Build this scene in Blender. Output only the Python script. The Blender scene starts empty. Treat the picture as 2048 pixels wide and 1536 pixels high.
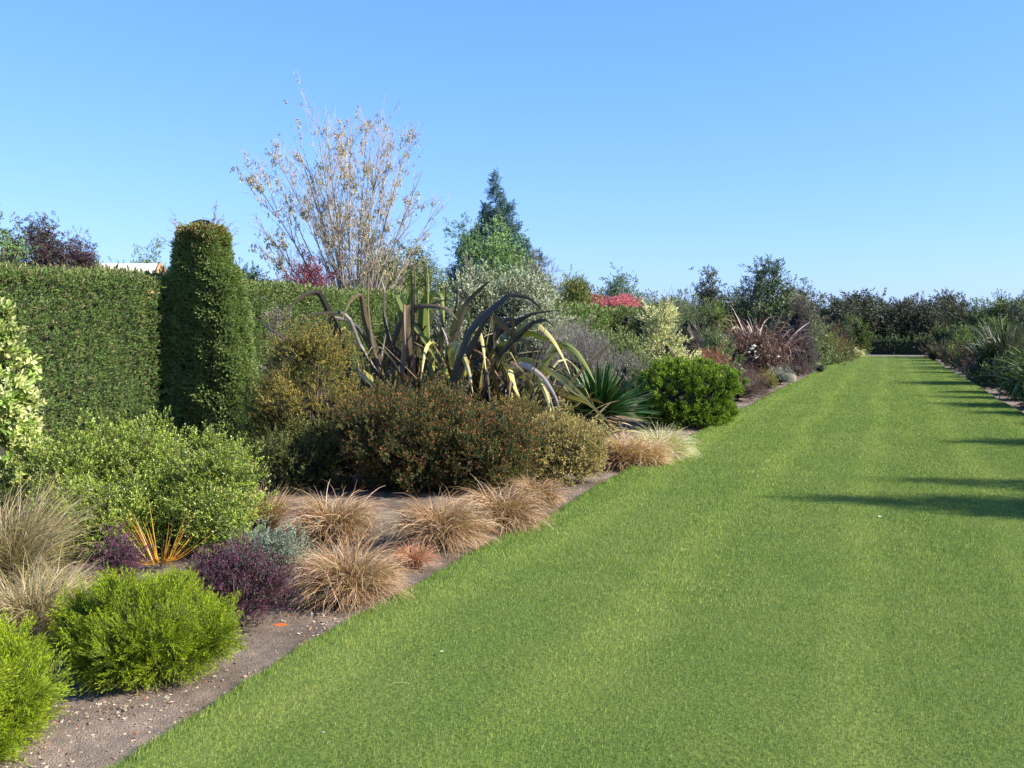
import bpy, math, random
import numpy as np, zlib
from mathutils import Vector
random.seed(7)
C = bpy.context.scene.collection
rad = math.radians

# ------------------------------------------------------------------ camera, sky, sun, exposure
F, H, YAW, PITCH = 1991.0, 1.6, rad(20.7), rad(2.96)
cam_d = bpy.data.cameras.new('camera'); cam = bpy.data.objects.new('camera', cam_d); C.objects.link(cam)
cam_d.sensor_width = 36.0; cam_d.lens = 36.0*F/2048.0; cam_d.clip_end = 3000; cam_d.clip_start = 0.05
cam.location = (0, 0, H); cam.rotation_euler = (rad(90)-PITCH, 0, YAW)
bpy.context.scene.camera = cam
SUN_EL, SUN_DIR = rad(33), (1.0, 0.10)       # the sun stands to the right of the lawn
w = bpy.data.worlds.new('World'); bpy.context.scene.world = w; w.use_nodes = True
nt = w.node_tree; bg = nt.nodes['Background']
sky = nt.nodes.new('ShaderNodeTexSky'); sky.sky_type = 'NISHITA'; sky.sun_disc = False
sky.sun_elevation = SUN_EL; sky.sun_rotation = math.atan2(SUN_DIR[0], SUN_DIR[1])
sky.air_density = 1.0; sky.dust_density = 0.5; sky.ozone_density = 2.2
tn = nt.nodes.new('ShaderNodeMix'); tn.data_type = 'RGBA'; tn.blend_type = 'MULTIPLY'; tn.inputs[0].default_value = 1
tn.inputs[7].default_value = (0.42, 0.76, 1.75, 1)
sp_, cb_ = nt.nodes.new('ShaderNodeSeparateColor'), nt.nodes.new('ShaderNodeCombineColor')   # camera-like response of the sky light
nt.links.new(sky.outputs[0], sp_.inputs[0]); nt.links.new(cb_.outputs[0], tn.inputs[6])
for i_, e_ in enumerate((.86, .68, .5)):
    pw_ = nt.nodes.new('ShaderNodeMath'); pw_.operation = 'POWER'; pw_.inputs[1].default_value = e_
    nt.links.new(sp_.outputs[i_], pw_.inputs[0]); nt.links.new(pw_.outputs[0], cb_.inputs[i_]); nt.links.new(tn.outputs[2], bg.inputs[0]); bg.inputs[1].default_value = 0.135
sd = bpy.data.lights.new('sun', 'SUN'); sun = bpy.data.objects.new('sun', sd); C.objects.link(sun)
sd.energy = 5.0; sd.angle = rad(0.5); sd.color = (1.0, 0.93, 0.82)
sv = Vector((SUN_DIR[0]*math.cos(SUN_EL), SUN_DIR[1]*math.cos(SUN_EL), math.sin(SUN_EL)))
sun.rotation_euler = (-sv).to_track_quat('-Z', 'Y').to_euler(); sun.location = (20, 0, 20)
vs = bpy.context.scene.view_settings
vs.view_transform = 'Standard'; vs.look = 'None'; vs.exposure = 1.38; vs.gamma = 1
bpy.context.scene.cycles.max_bounces = 6
bpy.context.scene.cycles.transparent_max_bounces = 4

# ------------------------------------------------------------------ measuring helpers (photo pixel + distance -> place on the ground)
FW = np.array([-math.sin(YAW), math.cos(YAW), 0]); RT = np.array([math.cos(YAW), math.sin(YAW), 0])
def ray(px, py):
    u = (px-1024)/F; v = (768-py)/F
    fw = FW*math.cos(PITCH) - np.array([0, 0, math.sin(PITCH)])
    up = FW*math.sin(PITCH) + np.array([0, 0, math.cos(PITCH)])
    return fw + u*RT + v*up
def at(px, py, d):                       # point at horizontal forward distance d
    r = ray(px, py); s = d/float(np.dot(r, FW)); return np.array([0, 0, H]) + r*s
def gnd(px, py):
    r = ray(px, py); return np.array([0, 0, H]) - r*H/r[2]
def dep(py): r = ray(1024, py); return float(np.dot(r, FW)*(-H/r[2]))

# ------------------------------------------------------------------ materials
def nodes(name):
    m = bpy.data.materials.new(name); m.use_nodes = True; t = m.node_tree
    return m, t, t.nodes['Principled BSDF'], t.nodes['Material Output']
def leafmat(name, rough=0.5, spec=0.4, transl=0.25):
    m, t, p, out = nodes(name)
    a = t.nodes.new('ShaderNodeAttribute'); a.attribute_name = 'Col'
    t.links.new(a.outputs['Color'], p.inputs['Base Color'])
    p.inputs['Roughness'].default_value = rough; p.inputs['Specular IOR Level'].default_value = spec
    if transl > 0:
        tr = t.nodes.new('ShaderNodeBsdfTranslucent'); mx = t.nodes.new('ShaderNodeMixShader')
        g = t.nodes.new('ShaderNodeMix'); g.data_type = 'RGBA'; g.blend_type = 'MULTIPLY'; g.inputs[0].default_value = 1
        g.inputs[7].default_value = (1.5, 1.6, 0.7, 1)
        t.links.new(a.outputs['Color'], g.inputs[6]); t.links.new(g.outputs[2], tr.inputs['Color'])
        mx.inputs[0].default_value = transl
        t.links.new(p.outputs[0], mx.inputs[1]); t.links.new(tr.outputs[0], mx.inputs[2]); t.links.new(mx.outputs[0], out.inputs[0])
    return m
MT = {'leaf': leafmat('leaf_matte', .6, .25, .14), 'gloss': leafmat('leaf_glossy', .36, .38, .12),
      'strap': leafmat('leaf_strap', .42, .32, .08), 'dry': leafmat('dry_blade', .6, .3, .2),
      'bark': leafmat('bark', .85, .2, 0)}
def lawn_tint(t, base_col_socket=None):
    """world-placed patches and faint mower tracks of the turf: returns a colour socket"""
    N, L = t.nodes, t.links
    geo = N.new('ShaderNodeNewGeometry')
    def noise(scale, det, sy=1.0):
        mp = N.new('ShaderNodeMapping'); mp.inputs['Scale'].default_value = (scale, scale*sy, scale)
        n = N.new('ShaderNodeTexNoise'); n.inputs['Scale'].default_value = 1; n.inputs['Detail'].default_value = det
        L.new(geo.outputs['Position'], mp.inputs[0]); L.new(mp.outputs[0], n.inputs[0]); return n.outputs[0]
    def ramp(s, p0, c0, p1, c1):
        r = N.new('ShaderNodeValToRGB'); r.color_ramp.elements[0].position = p0; r.color_ramp.elements[0].color = (*c0, 1)
        r.color_ramp.elements[1].position = p1; r.color_ramp.elements[1].color = (*c1, 1); L.new(s, r.inputs[0]); return r.outputs[0]
    def mix(a, b, f, mode='MIX'):
        m = N.new('ShaderNodeMix'); m.data_type = 'RGBA'; m.blend_type = mode
        if isinstance(f, float): m.inputs[0].default_value = f
        else: L.new(f, m.inputs[0])
        L.new(a, m.inputs[6]); L.new(b, m.inputs[7]); return m.outputs[2]
    big = ramp(noise(0.9, 5, .5), .38, GRASS_A, .62, GRASS_B)
    med = ramp(noise(2.6, 3), .35, GRASS_C, .68, GRASS_B)
    fine = ramp(noise(30, 4), .35, (.088, .148, .024), .65, (.18, .222, .05))
    c = mix(mix(big, med, 0.4), fine, .45)
    sep = N.new('ShaderNodeSeparateXYZ'); wn = N.new('ShaderNodeVectorMath'); wn.operation = 'MULTIPLY_ADD'; wn.inputs[1].default_value = (.9, .9, .9)
    L.new(noise(.5, 2, .3), wn.inputs[0]); L.new(geo.outputs['Position'], wn.inputs[2]); L.new(wn.outputs[0], sep.inputs[0])
    wv = N.new('ShaderNodeMath'); wv.operation = 'SINE'; ml = N.new('ShaderNodeMath'); ml.operation = 'MULTIPLY'; ml.inputs[1].default_value = 5.6
    L.new(sep.outputs[0], ml.inputs[0]); L.new(ml.outputs[0], wv.inputs[0])
    st = ramp(wv.outputs[0], .3, (.9, .93, .9), .95, (1.13, 1.09, 1.07))
    return mix(c, st, 0.8, 'MULTIPLY')
GRASS_A, GRASS_B, GRASS_C = (.106, .172, .025), (.182, .222, .044), (.097, .162, .022)
def mat_lawn():
    m, t, p, out = nodes('lawn_turf'); c = lawn_tint(t)
    n = t.nodes.new('ShaderNodeTexNoise'); n.inputs['Scale'].default_value = 55; n.inputs['Detail'].default_value = 4
    g = t.nodes.new('ShaderNodeNewGeometry'); t.links.new(g.outputs['Position'], n.inputs[0])
    r = t.nodes.new('ShaderNodeValToRGB'); r.color_ramp.elements[0].position = .3; r.color_ramp.elements[0].color = (.42, .46, .42, 1)
    r.color_ramp.elements[1].position = .7; r.color_ramp.elements[1].color = (.78, .8, .78, 1); t.links.new(n.outputs[0], r.inputs[0])
    mx = t.nodes.new('ShaderNodeMix'); mx.data_type = 'RGBA'; mx.blend_type = 'MULTIPLY'; mx.inputs[0].default_value = 1
    t.links.new(c, mx.inputs[6]); t.links.new(r.outputs[0], mx.inputs[7]); t.links.new(mx.outputs[2], p.inputs['Base Color'])
    b = t.nodes.new('ShaderNodeBump'); b.inputs['Strength'].default_value = .5; b.inputs['Distance'].default_value = .02
    t.links.new(n.outputs[0], b.inputs['Height']); t.links.new(b.outputs[0], p.inputs['Normal'])
    p.inputs['Roughness'].default_value = .85; p.inputs['Specular IOR Level'].default_value = .15
    return m
def mat_blades():
    m, t, p, out = nodes('grass_blades'); c = lawn_tint(t)
    a = t.nodes.new('ShaderNodeAttribute'); a.attribute_name = 'Col'
    mx = t.nodes.new('ShaderNodeMix'); mx.data_type = 'RGBA'; mx.blend_type = 'MULTIPLY'; mx.inputs[0].default_value = 1
    t.links.new(c, mx.inputs[6]); t.links.new(a.outputs['Color'], mx.inputs[7]); t.links.new(mx.outputs[2], p.inputs['Base Color'])
    p.inputs['Roughness'].default_value = .5; p.inputs['Specular IOR Level'].default_value = .3
    tr = t.nodes.new('ShaderNodeBsdfTranslucent'); ms = t.nodes.new('ShaderNodeMixShader'); ms.inputs[0].default_value = .25
    t.links.new(mx.outputs[2], tr.inputs['Color']); t.links.new(p.outputs[0], ms.inputs[1]); t.links.new(tr.outputs[0], ms.inputs[2]); t.links.new(ms.outputs[0], out.inputs[0])
    return m
def mat_soil():
    m, t, p, out = nodes('bed_soil'); N, L = t.nodes, t.links
    g = N.new('ShaderNodeNewGeometry')
    def noise(s, d):
        n = N.new('ShaderNodeTexNoise'); n.inputs['Scale'].default_value = s; n.inputs['Detail'].default_value = d; L.new(g.outputs['Position'], n.inputs[0]); return n.outputs[0]
    n1, n2, n3 = noise(1.6, 5), noise(14, 6), noise(130, 3)
    r1 = N.new('ShaderNodeValToRGB'); r1.color_ramp.elements[0].position = .36; r1.color_ramp.elements[0].color = (.12, .095, .074, 1)
    r1.color_ramp.elements[1].position = .66; r1.color_ramp.elements[1].color = (.25, .2, .155, 1); L.new(n1, r1.inputs[0])
    r2 = N.new('ShaderNodeValToRGB'); r2.color_ramp.elements[0].position = .3; r2.color_ramp.elements[0].color = (.72, .72, .74, 1)
    r2.color_ramp.elements[1].position = .7; r2.color_ramp.elements[1].color = (1.18, 1.15, 1.1, 1); L.new(n2, r2.inputs[0])
    mx = N.new('ShaderNodeMix'); mx.data_type = 'RGBA'; mx.blend_type = 'MULTIPLY'; mx.inputs[0].default_value = 1
    L.new(r1.outputs[0], mx.inputs[6]); L.new(r2.outputs[0], mx.inputs[7])
    sp = N.new('ShaderNodeValToRGB'); sp.color_ramp.elements[0].position = .66; sp.color_ramp.elements[0].color = (0, 0, 0, 1)
    sp.color_ramp.elements[1].position = .74; sp.color_ramp.elements[1].color = (.22, .2, .17, 1); L.new(n3, sp.inputs[0])
    ad = N.new('ShaderNodeMix'); ad.data_type = 'RGBA'; ad.blend_type = 'ADD'; ad.inputs[0].default_value = .55
    L.new(mx.outputs[2], ad.inputs[6]); L.new(sp.outputs[0], ad.inputs[7]); L.new(ad.outputs[2], p.inputs['Base Color'])
    b = N.new('ShaderNodeBump'); b.inputs['Strength'].default_value = .6; b.inputs['Distance'].default_value = .03
    sm = N.new('ShaderNodeMath'); sm.operation = 'ADD'; L.new(n2, sm.inputs[0]); L.new(n3, sm.inputs[1])
    L.new(sm.outputs[0], b.inputs['Height']); L.new(b.outputs[0], p.inputs['Normal']); p.inputs['Roughness'].default_value = .95; p.inputs['Specular IOR Level'].default_value = .1
    return m
def mat_plain(name, c, rough=.8, nscale=6, var=.2):
    m, t, p, out = nodes(name)
    n = t.nodes.new('ShaderNodeTexNoise'); n.inputs['Scale'].default_value = nscale; n.inputs['Detail'].default_value = 5
    r = t.nodes.new('ShaderNodeValToRGB'); r.color_ramp.elements[0].position = .3; r.color_ramp.elements[1].position = .7
    r.color_ramp.elements[0].color = (*[x*(1-var) for x in c], 1); r.color_ramp.elements[1].color = (*[min(1, x*(1+var)) for x in c], 1)
    g = t.nodes.new('ShaderNodeNewGeometry'); t.links.new(g.outputs['Position'], n.inputs[0])
    t.links.new(n.outputs[0], r.inputs[0]); t.links.new(r.outputs[0], p.inputs['Base Color']); p.inputs['Roughness'].default_value = rough
    return m
M_LAWN, M_BLADE, M_SOIL = mat_lawn(), mat_blades(), mat_soil()

# ------------------------------------------------------------------ mesh building
def nrm(v): return v/np.maximum(np.linalg.norm(v, axis=-1, keepdims=True), 1e-9)
class MB:
    def __init__(s): s.v, s.f, s.c, s.n = [], [], [], 0
    def add(s, v, f, c):
        v = np.asarray(v, np.float32).reshape(-1, 3); c = np.asarray(c, np.float32)
        if c.ndim == 1: c = np.repeat(c[None], len(v), 0)
        s.v.append(v); s.c.append(c.reshape(-1, 3)); s.f.append(np.asarray(f, np.int64)+s.n); s.n += len(v)
    def build(s, name, mat, parent=None, origin=None, smooth=False):
        me = bpy.data.meshes.new(name)
        v = np.concatenate(s.v); c = np.concatenate(s.c)
        o0 = np.zeros(3) if origin is None else np.asarray(origin, float)
        if parent is None: v = v - o0
        lo = np.concatenate([f.ravel() for f in s.f]).astype(np.int32)
        tot = np.concatenate([np.full(len(f), f.shape[1]) for f in s.f]).astype(np.int32)
        me.vertices.add(len(v)); me.vertices.foreach_set('co', v.astype(np.float32).ravel())
        me.loops.add(len(lo)); me.loops.foreach_set('vertex_index', lo)
        me.polygons.add(len(tot)); me.polygons.foreach_set('loop_start', (np.cumsum(tot)-tot).astype(np.int32))
        me.polygons.foreach_set('loop_total', tot)
        me.polygons.foreach_set('use_smooth', np.full(len(tot), bool(smooth)))
        me.update(calc_edges=True)
        a = me.color_attributes.new('Col', 'BYTE_COLOR', 'POINT')
        a.data.foreach_set('color', np.concatenate([np.clip(c, 0, 1), np.ones((len(c), 1))], 1).astype(np.float32).ravel())
        me.materials.append(MT[mat] if isinstance(mat, str) else mat)
        o = bpy.data.objects.new(name, me); C.objects.link(o)
        if parent is None: o.location = o0
        else: o.parent = parent
        return o
def tag(o, label=None, cat=None, group=None, kind=None):
    for k, x in (('label', label), ('category', cat), ('group', group), ('kind', kind)):
        if x: o[k] = x
    return o
def empty(name, loc, label, cat, group=None):
    o = bpy.data.objects.new(name, None); C.objects.link(o); o.location = loc; o.empty_display_size = .2
    return tag(o, label, cat, group)
R = np.random.default_rng(11)
def reseed(s):
    global R
    R = np.random.default_rng(zlib.crc32(s.encode())); random.seed(zlib.crc32(s.encode()))
def rdir(n): return nrm(R.normal(size=(n, 3)))
def sprig(nl, L, lw, lo, hi, ll, fold=.12, start=.15, curl=.0, stem=.0, whorl=False):
    """a shoot of nl leaves along +Z, length L; leaf length ll, width lw, opening angle lo..hi (from base to tip)"""
    vs_, fs, ts = [], [], []
    for i in range(nl):
        q = start + (1-start)*(i+.5)/nl
        az = i*2.4 + R.uniform(-.3, .3); an = math.radians(hi + (lo-hi)*q) + R.uniform(-.15, .15)
        d = np.array([math.cos(az)*math.sin(an), math.sin(az)*math.sin(an), math.cos(an)])
        b = np.array([0, 0, q*L]) + R.normal(size=3)*L*.03
        s = nrm(np.cross(d, [0, 0, 1.0]) + R.normal(size=3)*.35); n = np.cross(s, d)
        l = ll*R.uniform(.75, 1.15); k = len(vs_)
        vs_ += [b, b+d*l*.5+s*lw/2+n*fold*lw, b+d*l-n*curl*l, b+d*l*.5-s*lw/2+n*fold*lw]
        fs.append([k, k+1, k+2, k+3]); ts += [q]*4
    if stem > 0:
        k = len(vs_); vs_ += [np.array([-stem/2, 0, 0]), np.array([stem/2, 0, 0]), np.array([stem/4, 0, L*.9]), np.array([-stem/4, 0, L*.9])]
        fs.append([k, k+1, k+2, k+3]); ts += [-1]*4
    return np.array(vs_), np.array(fs), np.array(ts, float)
def basis(D, spin=True):
    n = len(D); z = nrm(D); r = rdir(n)
    x = nrm(np.cross(r, z)); y = np.cross(z, x)
    return np.stack([x, y, z], -1)                    # columns
TWIG = np.array([.09, .065, .045])
def inst(mb, Ts, P, D, S, ca, cb, tip0=.5, jit=.18):
    """instances of shoots; ca (n,3) leaf colour, cb (n,3) colour of the young tips"""
    n = len(P)
    if n == 0: return
    ch = R.integers(0, len(Ts), n)
    for k, (tv, tf, tt) in enumerate(Ts):
        m = ch == k; c_ = int(m.sum())
        if not c_: continue
        B = basis(D[m])
        V = P[m][:, None, :] + np.einsum('nij,vj->nvi', B, tv)*np.asarray(S)[m][:, None, None]
        Fc = tf[None] + (np.arange(c_)*len(tv))[:, None, None]
        w_ = np.clip((tt-tip0)/(1-tip0+1e-6), 0, 1)[None, :, None]
        col = ca[m][:, None]*(1-w_) + cb[m][:, None]*w_
        lv = np.repeat(R.uniform(1-jit, 1+jit, (c_, (len(tv)+3)//4)), 4, 1)[:, :len(tv), None]
        col = np.where((tt < -.5)[None, :, None], TWIG[None, None], col*lv)
        mb.add(V.reshape(-1, 3), Fc.reshape(-1, tf.shape[1]), col.reshape(-1, 3))
def pick(n, pal, jit=.12):
    wts = np.array([p[1] for p in pal], float); wts /= wts.sum(); cs = np.array([p[0] for p in pal], float)
    c = cs[R.choice(len(pal), n, p=wts)]
    return c*R.uniform(1-jit, 1+jit, (n, 1))*R.uniform(1-jit*.4, 1+jit*.4, (n, 3))
def wob(p, f, seed=0):
    a = p*f + seed*1.7
    return (np.sin(a[..., 0]*1.3+1.1*np.sin(a[..., 1]*1.7+a[..., 2]))+np.sin(a[..., 1]*1.9+1.3*np.sin(a[..., 2]*1.5+a[..., 0]*.7))+np.sin(a[..., 2]*2.1+a[..., 0]*1.2))/3
def clump(P, Nn, n, rad, ln, k=12, zmin=.02):
    """gather shoots into branchlets that stand out of (or sink into) the surface by different amounts"""
    m = max(4, len(P)//k); i = R.integers(0, len(P), m); A, D = P[i], nrm(Nn[i]+np.array([0, 0, .35])+R.normal(size=(m, 3))*.3)
    A = A+D*(R.uniform(-1.1, .75, (m, 1))*ln)
    j = R.integers(0, m, n); t = R.random((n, 1))
    q = A[j]+D[j]*(t-.5)*ln*1.5+R.normal(size=(n, 3))*rad*(1.05-.75*t)
    out = nrm(D[j]*1.0+(q-A[j])/max(rad, 1e-6)*.22); ok = q[:, 2] > zmin
    tone = R.uniform(.68, 1.22, m)[j]
    return q[ok], out[ok], tone[ok]
def shell(lobes, n, depth=.3, amp=.12, freq=5., zmin=.02, seed=0):
    """points spread through the outer shell of a union of ellipsoid lobes; returns points and outward normals"""
    Cn = np.array([l[0] for l in lobes], float); Rr = np.array([l[1] for l in lobes], float)
    ar = (Rr[:, 0]*Rr[:, 1]+Rr[:, 0]*Rr[:, 2]+Rr[:, 1]*Rr[:, 2]); ar /= ar.sum()
    P, Nn = [], []
    got = 0
    for _ in range(8):
        m = int((n-got)*1.8)+20
        i = R.choice(len(lobes), m, p=ar); d = rdir(m)
        r = 1 - depth*R.random(m)**1.4
        p = Cn[i] + d*Rr[i]*r[:, None]
        q0 = wob(p, 2.6/np.max(Rr), seed); q1 = wob(p, 7./np.max(Rr), seed+3)
        p = p + d*Rr[i]*(amp*.9*q0+amp*.8*q1-amp*1.6*np.clip(-q1-.15, 0, 1)+np.where(R.random(m) < .06, R.uniform(0, .12, m), 0))[:, None]
        nn = nrm(d/Rr[i])
        q = np.linalg.norm((p[:, None]-Cn[None])/Rr[None], axis=2); q[np.arange(m), i] = 9
        ok = (q.min(1) > 1-depth*.9) & (p[:, 2] > zmin)
        P.append(p[ok]); Nn.append(nn[ok]); got += int(ok.sum())
        if got >= n: break
    P = np.concatenate(P)[:n]; Nn = np.concatenate(Nn)[:n]
    return P, Nn
def area(lobes): 
    a = 0
    for c, r in lobes: a += 4*math.pi*((r[0]*r[1])**1.6/3+(r[0]*r[2])**1.6/3+(r[1]*r[2])**1.6/3)**(1/1.6)
    return a*.6
def ico(mb, c, r, col, amp=.12, nu=12, nv=8, zmin=None):
    u = np.linspace(0, 2*np.pi, nu, endpoint=False); v = np.linspace(.001, np.pi-.001, nv)
    V = np.array([[math.sin(b)*math.cos(a), math.sin(b)*math.sin(a), math.cos(b)] for b in v for a in u])
    V = V*(1+amp*R.uniform(-1, 1, (len(V), 1)))*np.asarray(r)+np.asarray(c)
    if zmin is not None: V[:, 2] = np.maximum(V[:, 2], zmin)
    fs = [[j*nu+i, j*nu+(i+1) % nu, (j+1)*nu+(i+1) % nu, (j+1)*nu+i] for j in range(nv-1) for i in range(nu)]
    mb.add(V, fs, col)
def tube(mb, P, rr, col, sides=5):
    P = np.asarray(P, float); n = len(P); T = nrm(np.gradient(P, axis=0))
    ref = np.array([.31, .77, .1]); X = nrm(np.cross(T, ref)); Y = np.cross(T, X)
    a = np.arange(sides)*2*np.pi/sides
    V = P[:, None]+np.asarray(rr)[:, None, None]*(np.cos(a)[None, :, None]*X[:, None]+np.sin(a)[None, :, None]*Y[:, None])
    fs = [[j*sides+i, j*sides+(i+1) % sides, (j+1)*sides+(i+1) % sides, (j+1)*sides+i] for j in range(n-1) for i in range(sides)]
    mb.add(V.reshape(-1, 3), fs, col)
def ribbon(mb, P, side, width, col, fold=0.):
    """P (N,S,3), side (N,S,3), width (N,S), col (N,S,3)"""
    N, S = width.shape; W = width[..., None]*.5
    if fold > 0:
        up = nrm(np.cross(side, np.gradient(P, axis=1)))
        V = np.stack([P-side*W+up*W*fold, P, P+side*W+up*W*fold], 2); k = 3
    else: V = np.stack([P-side*W, P+side*W], 2); k = 2
    ix = np.arange(N*S*k).reshape(N, S, k)
    fs = [np.stack([ix[:, :-1, j], ix[:, :-1, j+1], ix[:, 1:, j+1], ix[:, 1:, j]], -1).reshape(-1, 4) for j in range(k-1)]
    mb.add(V.reshape(-1, 3), np.concatenate(fs), np.repeat(col[:, :, None], k, 2).reshape(-1, 3))
def arcs(mb, base, az, el, L, droop, W, ca, cb, seg=6, p=1.6, fold=0., curl=.0, prof='blade', kink=None, floor=.01, twist=.4):
    """curving blades that leave base at elevation el and droop; ca base colour, cb tip colour (n,3)"""
    n = len(az); t = np.linspace(0, 1, seg+1)[None]
    e = el[:, None]-droop[:, None]*t**p
    if kink is not None: e = e - kink[0][:, None]/(1+np.exp(-(t-kink[1][:, None])*34))
    a = az[:, None]+curl*R.normal(size=(n, 1))*t
    e = np.maximum(e, -1.5)
    st = np.stack([np.cos(e)*np.cos(a), np.cos(e)*np.sin(a), np.sin(e)], -1)*(L/seg)[:, None, None]
    P = np.concatenate([base[:, None], base[:, None]+np.cumsum(st[:, :-1], 1)], 1)
    fl = floor*(1+R.random((n, 1))*2); P[..., 2] = np.maximum(P[..., 2], fl)
    tw = twist*R.normal(size=(n, 1)); T = nrm(st)
    h = np.stack([-np.sin(a), np.cos(a), np.zeros_like(a)], -1); u = np.cross(h, T)
    side = nrm(h*np.cos(tw)[..., None]+u*np.sin(tw)[..., None])
    if prof == 'blade': w_ = np.clip(1-t**2.2, .12, 1)
    elif prof == 'strap': w_ = np.clip(np.minimum(.55+1.2*t, 1)*np.clip((1-t)*1.8, 0.03, 1)**.8, .02, 1)
    else: w_ = np.clip(np.sin(np.pi*np.clip(t*.9+.12, 0, 1)), .05, 1)
    col = ca[:, None]*(1-t[..., None])+cb[:, None]*t[..., None]
    ribbon(mb, P, side, W[:, None]*w_, col, fold)

# ------------------------------------------------------------------ ground, lawn, beds
def sheet(name, xs, ys, zf, mat, kind='structure'):
    X, Y = np.meshgrid(xs, ys); Z = zf(X, Y); V = np.stack([X, Y, Z], -1).reshape(-1, 3); nx = len(xs)
    i = np.arange(len(ys)-1)[:, None]*nx+np.arange(nx-1)[None]; i = i.ravel()
    mb = MB(); mb.add(V, np.stack([i, i+1, i+nx+1, i+nx], -1), (.1, .1, .1)); o = mb.build(name, mat, smooth=True)
    return tag(o, kind=kind)
LX0, LX1, LY1 = -2.78, 2.5, 72.5
def edgeL(y): return LX0 + .007*np.sin(y*11.3)+.006*np.sin(y*23.7+2)+.035*np.sin(y*.9)+.02*np.sin(y*2.3+1)+.09*np.exp(-((y-2.6)/2.6)**2)
def edgeR(y): return LX1 + .04*np.sin(y*.8+2)+.02*np.sin(y*2.1)
sheet('ground', [-600, -60, 60, 600], [-60, 20, 110, 1400], lambda X, Y: X*0-.12, mat_plain('rough_ground', (.07, .085, .035), .95, 3))
g1 = MB()                                        # lawn: sheet with a cut edge
ys = np.concatenate([np.arange(-4, 14, .06), np.arange(14, 30, .25), np.arange(30, LY1+.1, 1.)])
xx = np.linspace(0, 1, 15)
X = edgeL(ys)[:, None]*(1-xx)+edgeR(ys)[:, None]*xx; Y = np.repeat(ys[:, None], 15, 1)
Z = .008*np.sin(X*1.1+Y*.31)
rowL = np.stack([X[:, 0]+.01, ys, np.full(len(ys), -.08)], -1); rowR = np.stack([X[:, -1]-.01, ys, np.full(len(ys), -.08)], -1)
V = np.concatenate([rowL[:, None], np.stack([X, Y, Z], -1), rowR[:, None]], 1); nx = V.shape[1]
i = (np.arange(len(ys)-1)[:, None]*nx+np.arange(nx-1)[None]).ravel()
g1.add(V.reshape(-1, 3), np.stack([i, i+1, i+nx+1, i+nx], -1), (.1, .2, .05)); tag(g1.build('lawn', M_LAWN), kind='structure')
def soilz(X, Y): return -.045+.014*np.sin(X*2.1+Y*.7)*np.sin(Y*1.7+X)+.008*np.sin(X*7+Y*3)*np.sin(Y*6.1)+.02*np.clip((np.abs(X)-3.4)/4, 0, 1)
sheet('bed_soil', np.arange(-10.6, -2.4, .2), np.arange(-4, 73, .3), soilz, M_SOIL)
sheet('bed_soil', np.arange(2.2, 10.2, .3), np.arange(-4, 73, .4), soilz, M_SOIL)
sheet('path', np.arange(-12, 12.1, 2), np.array([72.4, 74, 77.5]), lambda X, Y: X*0-.02, mat_plain('gravel_path', (.13, .11, .085), .95, 4))
# blades of the mown turf, denser and finer close by
def lawn_blades():
    mb = MB(); n = 2100000
    d = 2.6*np.exp(R.random(n)*math.log(76/2.6)); y = d*.96-.1
    x = R.uniform(LX0-.02, LX1+.02, n); keep = R.random(n) < np.clip(d/7, .4, 1)*np.clip(1-(d-25)/60, .3, 1)*(y < LY1)
    keep &= (x > edgeL(y)-.02) & (x < edgeR(y)+.02)
    # everything left of the view is skipped beyond a margin
    keep &= (x > -.95*y-1.2)
    x, y, d = x[keep], y[keep], np.hypot(x[keep], y[keep]); n = len(x)
    sc = np.clip(d/4.5, 1, 6)**.85
    h = R.uniform(.010, .024, n)*sc**.3*(1+.2*wob(np.stack([x, y, x*0], -1), 3.)); wd = R.uniform(.0013, .0025, n)*sc
    az = R.uniform(0, 2*np.pi, n); ln = np.abs(R.normal(0, .65, n)); s = np.stack([-np.sin(az+1), np.cos(az+1), 0*az], -1)
    me_ = 70000; ye = 1.5+R.random(me_)**1.5*30; xe = edgeL(ye)+R.uniform(-.012, .03, me_)      # untrimmed fringe on the cut edge
    se = np.clip(ye/4.5, 1, 6)**.8; x = np.concatenate([x, xe]); y = np.concatenate([y, ye]); h = np.concatenate([h, R.uniform(.015, .045, me_)*se**.5]); wd = np.concatenate([wd, R.uniform(.0013, .0026, me_)*se])
    az = np.concatenate([az, np.pi+R.normal(0, .8, me_)]); ln = np.concatenate([ln, R.uniform(.2, 1.9, me_)]); n = len(x); s = np.stack([-np.sin(az+1), np.cos(az+1), 0*az], -1)
    b = np.stack([x, y, .008*np.sin(x*1.1+y*.31)-.003], -1)
    tp = b+np.stack([np.cos(az)*np.sin(ln)*h, np.sin(az)*np.sin(ln)*h, np.cos(ln)*h], -1)
    V = np.stack([b-s*wd[:, None]/2, b+s*wd[:, None]/2, tp], 1)
    c = pick(n, [((1.0, 1.0, 1.0), 5), ((1.3, 1.2, 1.2), 2.2), ((.42, .6, .6), 3), ((1.9, 1.35, 2.6), .5)], .25)*.5
    mb.add(V.reshape(-1, 3), np.arange(3*n).reshape(n, 3), np.repeat(c, 3, 0)); o = mb.build('grass', M_BLADE); tag(o, kind='stuff')
    return o
# (the blade tints are stored at half value: compensate in the material)
mm = [n_ for n_ in M_BLADE.node_tree.nodes if n_.type == 'ATTRIBUTE'][0]
dbl = M_BLADE.node_tree.nodes.new('ShaderNodeVectorMath'); dbl.operation = 'SCALE'; dbl.inputs['Scale'].default_value = 3.15
lk = mm.outputs['Color'].links[0]; tgt = lk.to_socket; M_BLADE.node_tree.links.remove(lk)
M_BLADE.node_tree.links.new(mm.outputs['Color'], dbl.inputs[0]); M_BLADE.node_tree.links.new(dbl.outputs[0], tgt)
lawn_blades()
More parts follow.
